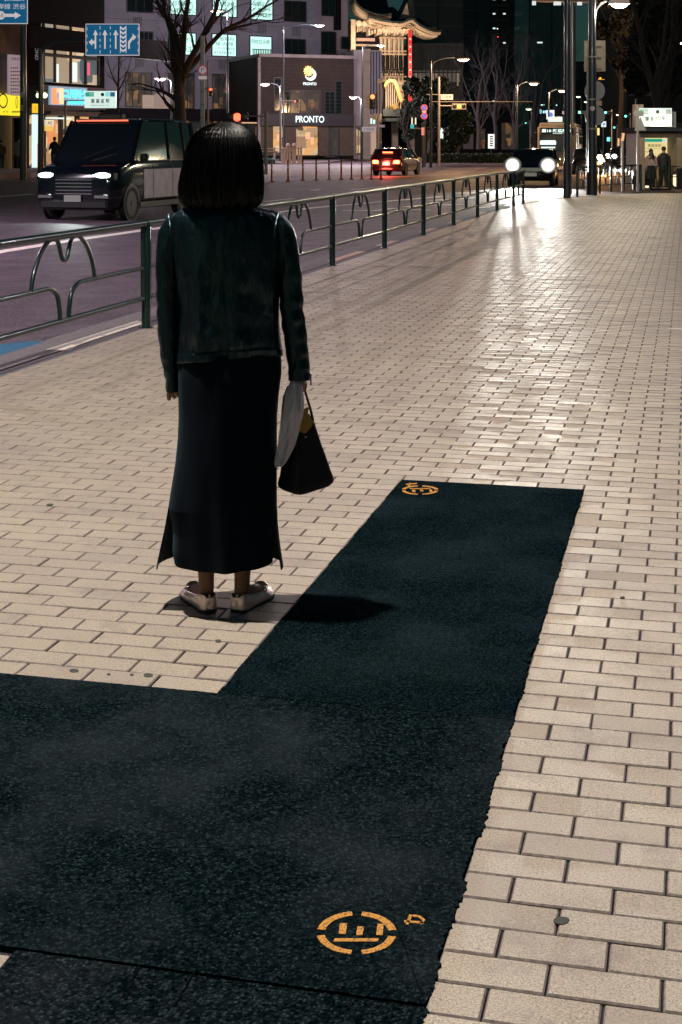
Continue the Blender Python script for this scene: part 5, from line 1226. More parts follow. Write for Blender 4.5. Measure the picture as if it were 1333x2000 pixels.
for s in (1,-1):
    h = MB(); h.bbox(s*.70-.2, s*.70+.2, y0-.03, y0+.12, .74, .96, .05); h = h.build('headlight', emit('headlamp_reflector',(1,1,.9),10) if s==1 else bpy.data.materials['headlamp_reflector'], hc)
    MB().ball(s*.70, y0-.06, .86, .36, .08, .33, 28, 16).build('lamp', HB, h)  # oversized glowing ball in place of headlamp glare
    lamp('headlamp_beam', (s*.70, y0-.2, .86), 8500, (1.,1.,.92), .09, spot=math.radians(42), rot=(math.radians(86.5),0,math.pi+math.radians(7)), parent=hc, blend=.8)
MB().bbox(-.25,.25,y0-.04,y0,.42,.55,.01).build('number_plate', M['white'], hc)
MB().bbox(-.5,.5,y0-.03,y0+.05,.62,.78,.02).build('grille', M['chrome'], hc)
# second oncoming car further off with a silver slab as painted bonnet reflection
D = 105.; c0 = c2w((1216-CX)/FPX*D, D, RZ)
fc, q = car('distant_car', 'distant dark car with pale headlamps left of the kiosk', c0, math.radians(4), L=4.6, Wd=1.85, H=1.55, belt=.98)
for s in (1,-1): MB().ball(s*.62, q['y0']-.03, .92, .17, .06, .13).build('headlight', emit('headlamp_pale',(.9,1.,.95),12) if s==1 else bpy.data.materials['headlamp_pale'], fc)
bx('bonnet_reflection', M['silver'], fc, -.75, .75, q['y0']+.1, q['y0']+.5, .86, .90)
lamp('headlamp_beam', (0, q['y0']-.2, .8), 5000, (1.,1.,.9), .15, spot=math.radians(60), rot=(math.radians(84),0,math.pi), parent=fc)
# taxi with orange blinker behind the sign pole
D = 84.; c0 = c2w((1150-CX)/FPX*D, D, RZ)
oc, q = car('blinking_car', 'dark car with bright orange turn signal just right of the thick sign pole', c0, math.radians(3), L=4.5, Wd=1.8, H=1.5, belt=.95)
MB().ball(.66, q['y0']-.06, 1.00, .15, .06, .15).build('turn_signal', emit('turn_signal_core',(1.,.62,.25),40), oc); MB().ball(.70, q['y0']-.03, .72, .11, .05, .11).build('turn_signal_lower', emit('turn_signal_orange',(1.,.30,.05),8), oc)
lamp('turn_signal_light', (.7, q['y0']-.3, .9), 1200, (1.,.4,.1), .1, parent=oc)
D = 92.; t = thing('far_headlamp', 'single white headlamp of a scooter between the orange signal and the kiosk', 'scooter', c2w((1185-CX)/FPX*D, D, RZ), PSI)
MB().ball(0,-.3,1.0,.14,.05,.14).build('headlight', emit('scooter_lamp',(1,1,.92),25), t); MB().tube([(0,.9,.35),(0,.9,.36)], .3, 14).build('tank', M['black'], t)
for y in (-.35, .95): MB().tube([(-.05,y,.28),(.05,y,.28)], .28, 18).build('wheel', M['rubber'], t)
MB().tube([(0,-.35,.3),(0,-.25,.95),(0,.4,.75),(0,.95,.75)], .09, 8).build('frame', M['black'], t); MB().tube([(-.33,-.2,1.05),(.33,-.2,1.05)], .02, 6).build('handlebar', M['black'], t)
# bus
D = 92.; c0 = c2w((1088-CX)/FPX*D, D, RZ); 
bus = thing('city_bus', 'city bus with lit destination board behind the dazzling headlamps', 'bus', c0, math.radians(2))
BM = mat('bus_cream', (.42,.33,.26), .4, coat=.4); BW = 1.22
MB().bbox(-BW,BW,0,10.2,.35,2.9,.12).build('body', BM, bus); MB().bbox(-BW+.1,BW-.1,.3,9.8,2.9,3.12,.1).build('roof', BM, bus)
bx('windscreen', DIMW, bus, -BW+.12, BW-.12, -.03, .02, 1.25, 2.35); bx('destination_board', M['black'], bus, -BW+.2, BW-.2, -.05, .0, 2.38, 2.78)
DB = emit('destination_text', (.75,1.,.92), 1.5)
text('業10 新橋駅前', 0, 2.60, 1.9, .22, -.06, DB, bus, bold=.02); text('Shinbashi Sta.', .2, 2.44, .9, .08, -.06, DB, bus)
bx('lit_plate', PALE, bus, -.55, .35, -.05, 0, 3.16, 3.48); 
MB().bbox(-1.05,-.05,-.12,-.04,1.72,1.98,.05).build('lit_panel', emit('bus_lamp_panel',(.8,1.,1.),1.4), bus); bx('lit_strip', bpy.data.materials['bus_lamp_panel'], bus, -.98, -.1, -.1, -.04, 1.5, 1.58)
for k in range(6):
    win = MB().box(BW-.0,BW+.02,.8+k*1.5,2.1+k*1.5,1.2,2.4).build('window', M['mullion'], bus); bx('pane', SHOP if k%2 else DIMW, win, BW+.02, BW+.028, .88+k*1.5, 2.02+k*1.5, 1.28, 2.32)
for s in (1,-1):
    for y in (2.2, 7.6): wheel(bus, s*(BW-.12), y, .46, .28)
    MB().bbox(s*.85-.15,s*.85+.15,-.06,.02,.7,.92,.03).build('headlight', M['glass'], bus)
    MB().tube([(s*BW,0,2.5),(s*(BW+.3),-.35,2.45),(s*(BW+.3),-.35,2.2)], .03, 6).build('mirror_arm', M['black'], bus); MB().bbox(s*(BW+.3)-.12,s*(BW+.3)+.12,-.4,-.32,1.75,2.2,.03).build('mirror', M['black'], bus)
# ------------------------------------------------------------------ trees
def limb(mb, p, d, L, r, depth, rnd, twigs, spread=.5, up=.15, kmin=2):
    n = 5 if r > .03 else 3; pts = [Vector(p)]; rs = [r]; dd = Vector(d).normalized()
    for i in range(n):
        dd = (dd+Vector((rnd.gauss(0,.10),rnd.gauss(0,.10),rnd.gauss(0,.07)+up*.12))).normalized(); pts.append(pts[-1]+dd*L/n); rs.append(r*(1-.5*(i+1)/n))
    (mb if r > .035 else twigs).tube(pts, rs, 7 if r > .035 else 4, cap=False)
    if depth <= 0: return
    for k in range(rnd.choice((kmin, kmin+1))):
        f = rnd.uniform(.45, 1.) if k else 1.; i = min(n, max(1, int(f*n))); q = rnd.uniform(0, 6.28)
        ax = dd.cross(Vector((math.cos(q),math.sin(q),.3))).normalized(); nd = (dd+ax*spread*rnd.uniform(.6,1.3)+Vector((0,0,up))).normalized()
        limb(mb, pts[i], nd, L*rnd.uniform(.62,.85), rs[i]*rnd.uniform(.6,.8), depth-1, rnd, twigs, spread, up, kmin)
def bare_tree(label, u, D, limbs, seed, base=FZ, depth=5, m=None, group='bare street trees', width=10, spread=.5, up=.15, tl=0):
    fr = Fr(u, D, 0); t = thing('bare_tree', label, 'tree', (*fr.loc[:2], base), PSI, group); rnd = random.Random(seed); mb, tw = MB(), MB()
    sc = D/FPX
    for pts, r0, r1 in limbs:
        P = [Vector((fr.X(a), yy*1.0, fr.Z(b)-base)) for a, b, yy in pts]; P = smooth(P, 4); n = len(P)
        rs = [(r0+(r1-r0)*i/(n-1))*sc for i in range(n)]; mb.tube(P, rs, 9)
        for i in range(int(n*.35), n, 2):
            d = (P[min(i+1,n-1)]-P[max(i-1,0)]).normalized(); q = rnd.uniform(0,6.28)
            nd = (d+Vector((math.cos(q)*.9,math.sin(q)*.9,rnd.uniform(-.2,.5)))).normalized()
            limb(mb, P[i], nd, rnd.uniform(.5,1.0)*width*sc*6, max(rs[i]*.5, .015), depth-2, rnd, tw, spread, up)
        limb(mb, P[-1], (P[-1]-P[-2]), width*sc*7, rs[-1], depth-1, rnd, tw, spread, up)
    mb.build('trunk', m or M['bark'], t, smooth=True); tw.build('twigs', m or M['bark'], t, kind='stuff')
    return t
bare_tree('big bare street tree with spreading limbs in front of the clinic', 352, 90, [
    ([(352,300,0),(352,230,0),(350,180,.1),(347,130,0)], 13, 8.5),
    ([(348,190,0),(352,150,-.2),(358,100,-.3),(362,45,-.2),(368,0,0),(372,-40,0)], 9, 3),
    ([(348,160,0),(340,115,.2),(336,70,.3),(330,40,.4),(312,18,.5),(300,-20,.5)], 8, 3),
    ([(352,170,0),(368,128,-.3),(388,92,-.6),(410,52,-.8),(425,20,-.9),(430,-20,-1)], 8, 3),
    ([(356,150,0),(385,115,.4),(410,85,.6),(440,55,.8),(480,35,1.),(520,8,1.2)], 6.5, 2.2),
    ([(410,85,.5),(430,62,.8),(460,50,1.2),(495,42,1.4)], 4, 1.6),
    ([(332,60,.3),(322,30,.6),(318,5,.8),(310,-20,1)], 4, 2)], 11, width=9)
bare_tree('slim bare young tree between the boutique and the clinic', 231, 100, [([(229,300,0),(230,240,0),(231,190,0),(232,150,0),(233,110,0)], 3.5, 1.4), ([(231,180,0),(240,160,.2),(248,140,.2)],1.6,.8), ([(231,170,0),(220,150,.2),(213,130,.2)],1.6,.8)], 5, width=5, depth=5)
M['barkfar'] = mat('bark_pale_far', (.045,.045,.055), .85)
for i,(u,D,lab) in enumerate(((935,140,'bare tree just right of the amber mast signal'),(968,150,'second bare tree beyond the dazzling headlamps'),(1005,155,'third bare tree beyond the dazzling headlamps, before the tower foot'),(1045,175,'bare tree before the teal tower, left of the bus'),(1095,190,'faint bare tree above the bus roof'))):
    h = random.Random(i).uniform(0,20)
    bare_tree(lab, u, D, [([(u,292,0),(u+1,255,0),(u-2,225,0),(u+2,190-h*.5,0)], 5, 2.6), ([(u,240,0),(u+10,205,.4),(u+16,165,.6)],3,1.3), ([(u-1,235,0),(u-12,200,.4),(u-20,160+h,.6)],3,1.3)], 20+i, width=6, depth=6, m=M['barkfar'], group='bare trees along the avenue')
def leafy(name, label, u, v0, v1, half, D, n, m, seed, size=.22, group=None, base=FZ, trunk=True):
    fr = Fr(u, D, 0); t = thing(name, label, 'tree', (*fr.loc[:2], base), PSI, group); rnd = random.Random(seed)
    zt, zb = fr.Z(v0)-base, fr.Z(v1)-base; hw = half*D/FPX
    if trunk: mb, tw = MB(), MB(); limb(mb, (0,0,0), (0,0,1), zt*.55, .22, 4, rnd, tw, .5, .2, 3); mb.v += []; mb.build('trunk', M['bark'], t); 
    cl = [(rnd.gauss(0,.42)*hw, rnd.gauss(0,.42)*hw, zb+(zt-zb)*rnd.uniform(.08,.92), rnd.uniform(.18,.36)*hw) for _ in range(26)]
    cl = [(x*(1-.5*abs((z-(zb+zt)/2)/(zt-zb))), y, z, r) for x,y,z,r in cl]
    vs, fs = [], []
    for i in range(n):
        x,y,z,r = rnd.choice(cl); d = Vector((rnd.gauss(0,1),rnd.gauss(0,1),rnd.gauss(0,.8))); d = d.normalized()*r*rnd.uniform(.5,1.1)
        c = Vector((x,y,z))+d; a = Vector((rnd.gauss(0,1),rnd.gauss(0,1),rnd.gauss(0,1))).normalized()*size*rnd.uniform(.6,1.2); b = a.cross(Vector((rnd.gauss(0,1),rnd.gauss(0,1),rnd.gauss(0,1)))).normalized()*size*.5
        k = len(vs); vs += [c-a, c+b, c+a, c-b]; fs.append((k,k+1,k+2,k+3))
    mb = MB(); mb.v = [tuple(v) for v in vs]; mb.f = fs; mb.build('crown', m, t); return t
leafy('evergreen_tree', 'dark round evergreen tree right of the red theatre banner', 838, 152, 262, 45, 130, 9000, M['leafdark'], 3)
leafy('evergreen_tree', 'smaller dark evergreen beneath the amber mast signal', 893, 212, 292, 32, 128, 5000, M['leafdark'], 4)
leafy('evergreen_tree', 'dark bushy tree between the theatre and the no-parking discs', 806, 190, 285, 26, 140, 4000, M['leafdark'], 5)
leafy('evergreen_tree', 'wide dark tree crown hanging over the kiosk at the right edge', 1305, -60, 195, 95, 70, 15000, mat('dark_leaves_right', (.015,.016,.014), .7), 6, size=.25, base=0)
leafy('evergreen_tree', 'dark tree crown behind the white street lamp at the upper right', 1215, -40, 150, 55, 95, 9000, bpy.data.materials['dark_leaves_right'], 7, size=.25)
bare_tree('dark forked tree trunk rising behind the kiosk sign', 1290, 62, [([(1288,330,0),(1287,250,0),(1286,200,0)], 13, 9), ([(1286,205,0),(1275,160,.2),(1262,110,.3),(1255,60,.4),(1240,0,.5)],8,4), ([(1287,205,0),(1298,160,.2),(1312,110,.3),(1322,50,.3),(1330,-10,.5)],8,4), ([(1276,165,0),(1290,110,-.3),(1296,50,-.4)],5,3)], 40, base=0, width=10, m=mat('bark_dark',(.02,.016,.015),.9))
# hedge line
t = thing('low_hedge', 'low dark hedge beneath the bare trees beyond the junction', 'hedge', Fr(960,120,0).loc, PSI)
rnd = random.Random(9); vs, fs = [], []
for i in range(5000):
    c = Vector((rnd.uniform(-5.5,4.5), rnd.uniform(-.8,.8), FZ+rnd.uniform(.0,.75))); a = Vector((rnd.gauss(0,1),rnd.gauss(0,1),rnd.gauss(0,1))).normalized()*.12; b = a.cross(Vector((rnd.gauss(0,1),rnd.gauss(0,1),1))).normalized()*.06
    k = len(vs); vs += [c-a,c+b,c+a,c-b]; fs.append((k,k+1,k+2,k+3))
mb = MB(); mb.v=[tuple(v) for v in vs]; mb.f=fs; mb.build('foliage', M['leafdark'], t)
# ------------------------------------------------------------------ distant people
def fig(label, u, v, D, H, coat, trous, hairc, z0, coatlen=.55, pose=0, rot=0., skinc=(.42,.26,.19), bag=None, arm=0.):
    loc = c2w((u-CX)/FPX*D, D, z0); t = thing('person', label, 'person', loc, PSI+rot); s = H/1.7
    SK = mat('skin_far', skinc, .6); st = .10+.05*pose
    V_ = [(0,0,.95),(0,0,1.15),(0,0,1.38),(0,0,1.50),(0,.0,1.62),(-.09,0,.90),(-.10,-st*.3,.5),(-.10,st,.08),(-.10,st-.12,.04),(.09,0,.90),(.10,-.02,.5),(.10,-st,.08),(.10,-st-.12,.04),
          (-.19,0,1.38),(-.24,0,1.12),(-.22,-.04-arm,.90+arm*.8),(-.21,-.06-arm*1.1,.80+arm),(.19,0,1.38),(.24,0,1.12),(.22,-.04-arm,.90+arm*.8),(.21,-.06-arm*1.1,.80+arm)]
    E_ = [(0,1),(1,2),(2,3),(3,4),(0,5),(5,6),(6,7),(7,8),(0,9),(9,10),(10,11),(11,12),(2,13),(13,14),(14,15),(15,16),(2,17),(17,18),(18,19),(19,20)]
    R_ = [.13,.12,.12,.05,.085,.08,.055,.04,.035,.08,.055,.04,.035,.06,.04,.03,.035,.06,.04,.03,.035]
    skin('body', [(a*s,b*s,c*s) for a,b,c in V_], E_, [r*s for r in R_], SK, t, sub=1)
    cm = mat('coat_far', coat, .7); tm = mat('trousers_far', trous, .7); hm = mat('hair_far', hairc, .5)
    top = 1.46; bot = 1.46-coatlen*1.0-.0
    rows = [[(x_*math.cos(q)*s, y_*math.sin(q)*s, z_*s) for q in np.linspace(0,2*math.pi,17)[:-1]] for z_,x_,y_ in ((bot,.20,.15),(bot+.2,.185,.145),(1.2,.19,.145),(1.36,.205,.13),(1.42,.17,.11),(top,.08,.08))]
    MB().grid(rows).build('coat', cm, t, smooth=True)
    for sg, a in ((-1,13),(1,17)):
        MB().tube([tuple(Vector(V_[a])*s*.97), tuple(Vector(V_[a+1])*s), tuple(Vector(V_[a+2])*s)], [.075*s,.062*s,.048*s], 10).build('sleeve', cm, t, smooth=True)
        a = 5 if sg < 0 else 9
        MB().tube([tuple(Vector(V_[a])*s), tuple(Vector(V_[a+1])*s), tuple(Vector(V_[a+2])*s)], [.115*s,.08*s,.06*s], 10).build('trouser_leg', tm, t, smooth=True)
    MB().ball(0, .015*s, 1.635*s, .095*s, .105*s, .105*s).build('hair', hm, t, smooth=True)
    return t, s
fig('person in an open pale coat over dark clothes standing before the corner store', 37, 328, 84, 1.86, (.20,.17,.14), (.015,.015,.018), (.01,.01,.01), FZ, .75, 0)
t_, s = fig('person in a dark jacket looking at a phone beside the thick pole', 112, 329, 84, 1.86, (.012,.014,.018), (.012,.012,.015), (.01,.01,.01), FZ, .6, 0, arm=.22)
for o in (t_,): o.location = c2w((107-CX)/FPX*84, 84, FZ)
fig('person in brown seen partly at the left picture edge', 3, 329, 84, 1.7, (.10,.045,.025), (.015,.015,.015), (.01,.01,.01), FZ, .6, 0)
fig('dark silhouetted person walking in front of the cafe', 518, 303, 150, 1.7, (.012,.012,.014), (.012,.012,.014), (.01,.01,.01), FZ, .7, 1)
t_, s = fig('woman in a pale pink top and dark skirt at the kiosk poster', 1272, 366, 50.5, 1.38, (.42,.27,.25), (.015,.02,.022), (.012,.008,.007), 0, .45, 0)
MB().tube([(0,-.03,1.60*s),(0,-.05,1.45*s),(0,-.06,1.28*s)], [.07*s,.12*s,.13*s], 12).build('long_hair', bpy.data.materials['hair_far'], t_, smooth=True)
MB().tube([(0,0,1.02*s),(0,0,.45*s)], [.17*s,.26*s], 16).build('skirt', mat('skirt_far',(.012,.018,.02),.8), t_, smooth=True)
MB().tube([(-.12*s,-.14*s,1.42*s),(.02*s,-.165*s,1.2*s),(.16*s,-.13*s,1.0*s)], .02, 6).build('bag_strap', M['white'], t_)
t_, s = fig('man in a dark jacket seen from behind at the kiosk poster', 1297, 366, 50.5, 1.46, (.018,.022,.026), (.012,.015,.018), (.03,.02,.016), 0, .68, 0)
t = thing('suitcase', 'dark wheeled suitcase standing beside the woman at the kiosk', 'suitcase', c2w((1262-CX)/FPX*51.2, 51.2, 0), PSI); MB().bbox(-.16,.16,-.12,.12,.05,.55,.05).build('shell', M['black'], t); MB().tube([(-.08,.1,.5),(-.08,.1,.8),(.08,.1,.8),(.08,.1,.5)], .012, 6).build('handle', M['steelgrey'], t)
t = thing('bicycle', 'bicycle wheel and frame showing past the kiosk edge at the far right', 'bicycle', c2w((1334-CX)/FPX*50.5, 50.5, 0), PSI)
for x in (-.12,.9): 
    MB().grid([[(x+(.30+dr*math.cos(a_))*math.cos(q), dr*math.sin(a_), .33+(.30+dr*math.cos(a_))*math.sin(q)) for a_ in np.linspace(0,6.28,7)[:-1]] for dr in (.022,) for q in np.linspace(0,2*math.pi,29)]).build('wheel', M['rubber'], t)
MB().tube([(-.12,0,.33),(.05,0,.8),(.6,0,.75),(.9,0,.33),(.4,0,.3),(.05,0,.75)], .02, 6).build('frame', M['black'], t); MB().bbox(.5,.72,-.07,.07,.85,.9,.02).build('saddle', M['black'], t)
MB().tube([(.02,-.25,.95),(.02,.25,.95)], .015, 6).build('handlebar', M['black'], t)
# ------------------------------------------------------------------ theatre floodlighting (warm unseen point lights added in the air before it)
for (u, v, dy, pw) in ((770,205,-7,2600),(790,150,-8,3000),(700,80,-5,1500),(770,90,-8,2600),(820,120,-9,1800),(740,60,-9,1400)):
    lamp('added_floodlight', V(u, v, 215+dy), pw*.42, (1.,.78,.56), .5)
# ------------------------------------------------------------------ the standing woman
WD = 4.70; WS_ = WD/FPX
def wx(u): return (u-440)*WS_
def wz(v): return CAMH-(v-HOR)*WS_
woman = thing('person', 'woman standing with her back turned in a dark leather jacket and long navy skirt', 'woman', c2w((440-CX)*WS_, WD, 0), PSI)
def fabric(name, col, rough, bs, bsc, spec=.5, fine=0, sheen=0., coat=0., stretch=(1,1,1), fstr=.3):
    m = bpy.data.materials.new(name); m.use_nodes = True; nt = m.node_tree; b = nt.nodes['Principled BSDF']
    b.inputs['Base Color'].default_value=(*col,1); b.inputs['Roughness'].default_value=rough; b.inputs['Specular IOR Level'].default_value=spec
    if sheen: b.inputs['Sheen Weight'].default_value=sheen; b.inputs['Sheen Roughness'].default_value=.4; b.inputs['Sheen Tint'].default_value=(.35,.7,.8,1)
    if coat: b.inputs['Coat Weight'].default_value=coat; b.inputs['Coat Roughness'].default_value=.3
    tc = N(nt,'ShaderNodeTexCoord'); mp = N(nt,'ShaderNodeMapping'); mp.inputs['Scale'].default_value=stretch; nt.links.new(tc.outputs['Object'], mp.inputs[0])
    a = tex(nt, mp.outputs[0], bsc, 3); bp = N(nt,'ShaderNodeBump'); bp.inputs['Strength'].default_value=bs; bp.inputs['Distance'].default_value=.02
    nt.links.new(a, bp.inputs['Height']); last = bp
    if fine:
        f = tex(nt, tc.outputs['Object'], fine, 2); b2 = N(nt,'ShaderNodeBump'); b2.inputs['Strength'].default_value=fstr; b2.inputs['Distance'].default_value=.0015
        nt.links.new(f, b2.inputs['Height']); nt.links.new(bp.outputs[0], b2.inputs['Normal']); last = b2
        r = N(nt,'ShaderNodeMapRange'); r.inputs[3].default_value=rough-.08; r.inputs[4].default_value=rough+.12; nt.links.new(a, r.inputs[0]); nt.links.new(r.outputs[0], b.inputs['Roughness'])
    nt.links.new(last.outputs[0], b.inputs['Normal']); return m
LEA = fabric('black_leather', (.002,.007,.010), .33, .95, 11, .7, fine=420, coat=.0, stretch=(1.6,1.6,.7))
LEA.node_tree.nodes['Principled BSDF'].inputs['Specular Tint'].default_value = (.50,.86,1.,1)
SKT = fabric('navy_velvet_skirt', (.0025,.006,.013), .85, .45, 6, .15, fine=900, sheen=.07, stretch=(2,2,.5), fstr=.1)
SKN = fabric('skin', (.36,.20,.135), .5, .05, 20, .4, fine=300)
LEGM = fabric('stockinged_skin', (.20,.095,.055), .55, .05, 20, .3, fine=300)
# hidden and visible body as one continuous surface
V_ = []; E_ = []; R_ = []
def nd(p, r, par=None):
    V_.append(tuple(p)); R_.append(r)
    if par is not None: E_.append((par, len(V_)-1))
    return len(V_)-1
pel = nd((.01,0,.80), .12); w1 = nd((.01,0,.95), .095, pel); ch = nd((.01,.0,1.10), .11, w1); ck = nd((0,0,1.21), .07, ch); nk = nd((-.01,.0,1.30), .043, ck); h1 = nd((-.012,.018,1.37), .072, nk); h2 = nd((-.012,.008,1.455), .078, h1)
nose = nd((-.012,.115,1.40), .009, h1)
for s in (-1,1):
    hip = nd((.01+s*.075,0,.74), .085, pel); kn = nd((s*.068,.0,.42), .052, hip); cf = nd((s*.062,-.015,.30), .045, kn); an = nd((s*.058,-.030,.105), .0275, cf); hl = nd((s*.056,-.042,.042), .026, an)
    a = math.radians(24); dx, dy = math.sin(a)*s, math.cos(a)
    md = nd((s*.056+dx*.08,-.042+dy*.08,.038), .028, hl); nd((s*.056+dx*.165,-.042+dy*.165,.022), .016, md)
# left arm and hand
def arm(pts, radii, par):
    for p, r in zip(pts, radii): par = nd(p, r, par)
    return par
lw = arm([(wx(352),0,wz(436)), (wx(328),0,wz(500)), (wx(328),-.0,wz(600)), (wx(337),.01,wz(735))], [.034,.034,.030,.024], ch)
lp = nd((wx(338),.012,wz(757)), .025, lw)
for (du, r, segs) in ((-8,.0088,((-1,770),(-1,779),(0,784))), (-3,.0085,((1,772),(4,778),(7,776))), (3,.008,((4,771),(7,776),(9,772))), (8,.0075,((6,769),(9,772),(10,768)))):
    par = nd((wx(338+du*.8), .010, wz(763)), r*1.15, lp)
    for k,(dd,v) in enumerate(segs): par = nd((wx(338+du+dd), .010+.006*k+(.01*k if du>-8 else 0), wz(v)), r*(1-.12*k), par)
par = nd((wx(346), .03, wz(757)), .010, lp); par = nd((wx(350), .045, wz(766)), .009, par); nd((wx(350), .05, wz(775)), .008, par)
rw = arm([(wx(530),0,wz(436)), (wx(558),0,wz(500)), (wx(570),-.0,wz(600)), (wx(583),-.0,wz(715))], [.034,.034,.030,.024], ch)
rp = nd((wx(585),-.005,wz(738)), .026, rw)
for k_, (y, r) in enumerate(((.028,.0088),(.010,.009),(-.008,.0088),(-.024,.008))):
    par = nd((wx(590), y-.004, wz(747)), r*1.15, rp); par = nd((wx(597), y, wz(752)), r*1.05, par); par = nd((wx(596), y, wz(760)), r, par); nd((wx(588), y, wz(761)), r*.9, par)
par = nd((wx(576), -.022, wz(742)), .0115, rp); par = nd((wx(570), -.036, wz(747)), .0105, par); nd((wx(574), -.042, wz(756)), .009, par)
body = skin('body', V_, E_, R_, SKN, woman, sub=2)
# stocking tone on the legs: same mesh, second slot below the knee
body.data.materials.append(LEGM)
for p_ in body.data.polygons:
    if p_.center.z < .5 and p_.center.z > -.1: p_.material_index = 1
for s in (-1,1): MB().ball(-.012+s*.031, .075, 1.425, .012).build('eye', M['white'], body, smooth=True)
MB().ball(-.012, .088, 1.365, .022, .008, .007).build('mouth', mat('lips',(.35,.08,.07),.4), body, smooth=True)
def ring(cx, cy, z, rx, ry, n=64, e=2.4, f=None):
    out = []
    for k in range(n):
        q = 2*math.pi*k/n; c, s = math.cos(q), math.sin(q); rr = (abs(c)**e+abs(s)**e)**(-1/e)
        x, y, zz = cx+rx*c*rr, cy+ry*s*rr, z
        if f: x, y, zz = f(x, y, zz, q, c, s)
        out.append((x, y, zz))
    return out
# jacket torso
T = [(704,346,553,.114),(702,345,554,.119),(696,345,554,.120),(690,345.5,553.5,.120),(686,346,552.5,.119),(660,347,550,.118),(630,348,547,.116),(600,348,546,.115),(565,345,547,.114),(530,341,548,.113),(500,338,549,.112),(470,335,550,.108),(450,334,549,.103),(435,334,547,.096),(424,337,543,.088),(415,344,535,.079),(408,355,522,.072),(403,372,502,.066),(399,386,482,.060),(394,392,474,.056),(384,394,471,.054),(380,398,468,.050)]
rows = []
keys = [Vector(t) for t in [(a,b,c,) for a,b,c,d in T]]; 
def interp(T, m=4):
    out = []
    for i in range(len(T)-1):
        for j in range(m): out.append(tuple(T[i][k]*(1-j/m)+T[i+1][k]*j/m for k in range(len(T[0]))))
    out.append(T[-1]); return out
def fold(x, y, z, q, c, s):
    t = max(0,min(1,(1.22-z)/.35)); back = max(0,-s)
    f = (.0055*math.sin(x*52+z*6)+.004*math.sin(x*95-z*11+1.3)+.003*math.sin(z*60+x*14))*t
    f += .006*math.exp(-((x+.075+(.05*(z-1.0)))/.014)**2)*t - .005*math.exp(-((x-.095)/.018)**2)*t
    f -= .0028*math.exp(-((x-.012)/.0028)**2)            # centre back seam
    f -= .003*math.exp(-((z-wz(686))/.0025)**2)     # hem seam
    for xs in (-.088, .108): f -= .003*math.exp(-((x-xs-.02*math.sin(z*5))/.0025)**2)*(1 if z < 1.2 else 0)
    n3 = noise.noise(Vector((x*9,y*9,z*7)))*.006*(.4+t)
    z2 = z+x*.075*max(0,min(1,(.95-z)/.15)); z2 += max(0,-s)*(CAMH-z)*.026
    return x+c*n3, y+(s)*(f+n3)*1.0, z2
for v,a,b,ry in interp(T, 4): rows.append(ring((wx(a)+wx(b))/2, 0, wz(v), (wx(b)-wx(a))/2, ry, 180, 2.35, fold))
jk = MB().grid(rows); jk.f.append(tuple(range((len(rows)-1)*180, len(rows)*180)))
jacket = jk.build('jacket', LEA, woman, smooth=True)
def sleeve(pts, radii, seed, flat=.95):
    P = smooth([Vector((wx(u), y, wz(v))) for u,v,y in pts], 8); n = len(P); Rr = []
    for i in range(n):
        f = i/(n-1)*(len(radii)-1); k = min(int(f), len(radii)-2); Rr.append(radii[k]*(1-f+k)+radii[k+1]*(f-k))
    rows = []
    for i, p in enumerate(P):
        t = (P[min(i+1,n-1)]-P[max(i-1,0)]).normalized(); a = t.cross(Vector((0,1,0))).normalized(); b = a.cross(t)
        row = []
        for k in range(40):
            q = 2*math.pi*k/40; zz = i/n
            el = math.exp(-((zz-.58)/.16)**2)+.8*math.exp(-((zz-.88)/.10)**2)
            w = 1+.085*math.sin(i*.95+1.6*math.sin(q+seed)+seed)*el*(.25+.75*abs(noise.noise(Vector((i*.23,q*.5,seed*3)))*1.6))+.05*noise.noise(Vector((math.cos(q)*1.6+seed,math.sin(q)*1.6,i*.22)))
            w -= .05*math.exp(-((q-4.4)/.10)**2)
            row.append(tuple(p+(a*math.cos(q)+b*math.sin(q)*flat)*Rr[i]*WS_*w))
        rows.append(row)
    return rows
L = sleeve([(368,420,0),(348,436,0),(334,458,0),(328,500,0),(326.5,560,0),(329,600,0),(330,650,0),(333,700,.005),(337,740,.008),(338,765,.01)], [12,22,24.5,23,21.5,22,21.5,18.5,14.5,14], 1.)
mb = MB().grid(L); mb.f.append(tuple(range(40))[::-1]); mb.build('sleeve', LEA, woman, smooth=True)
L = sleeve([(520,418,0),(536,434,0),(551,456,0),(560,500,0),(566,545,0),(570,600,0),(575,640,0),(580,680,0),(584,715,0),(585,742,0)], [12,22,25,25.5,24.5,23,23.5,22.5,21.5,22], 2.2)
mb = MB().grid(L); mb.f.append(tuple(range(40))[::-1]); mb.build('sleeve', LEA, woman, smooth=True)
MB().box(wx(606.5), wx(609.5), -.03, -.015, wz(750), wz(727)).build('cuff_zip', M['chrome'], woman)
# shoulder seams and collar band as raised piping
MB().tube([(wx(332),-.05,wz(416)),(wx(337),-.085,wz(428)),(wx(340),-.100,wz(442)),(wx(341),-.108,wz(458))], .0028, 6).build('shoulder_seam', LEA, woman, smooth=True)
MB().tube([(wx(547),-.05,wz(414)),(wx(543),-.088,wz(428)),(wx(541),-.102,wz(442)),(wx(540),-.110,wz(458))], .0028, 6).build('shoulder_seam', LEA, woman, smooth=True)
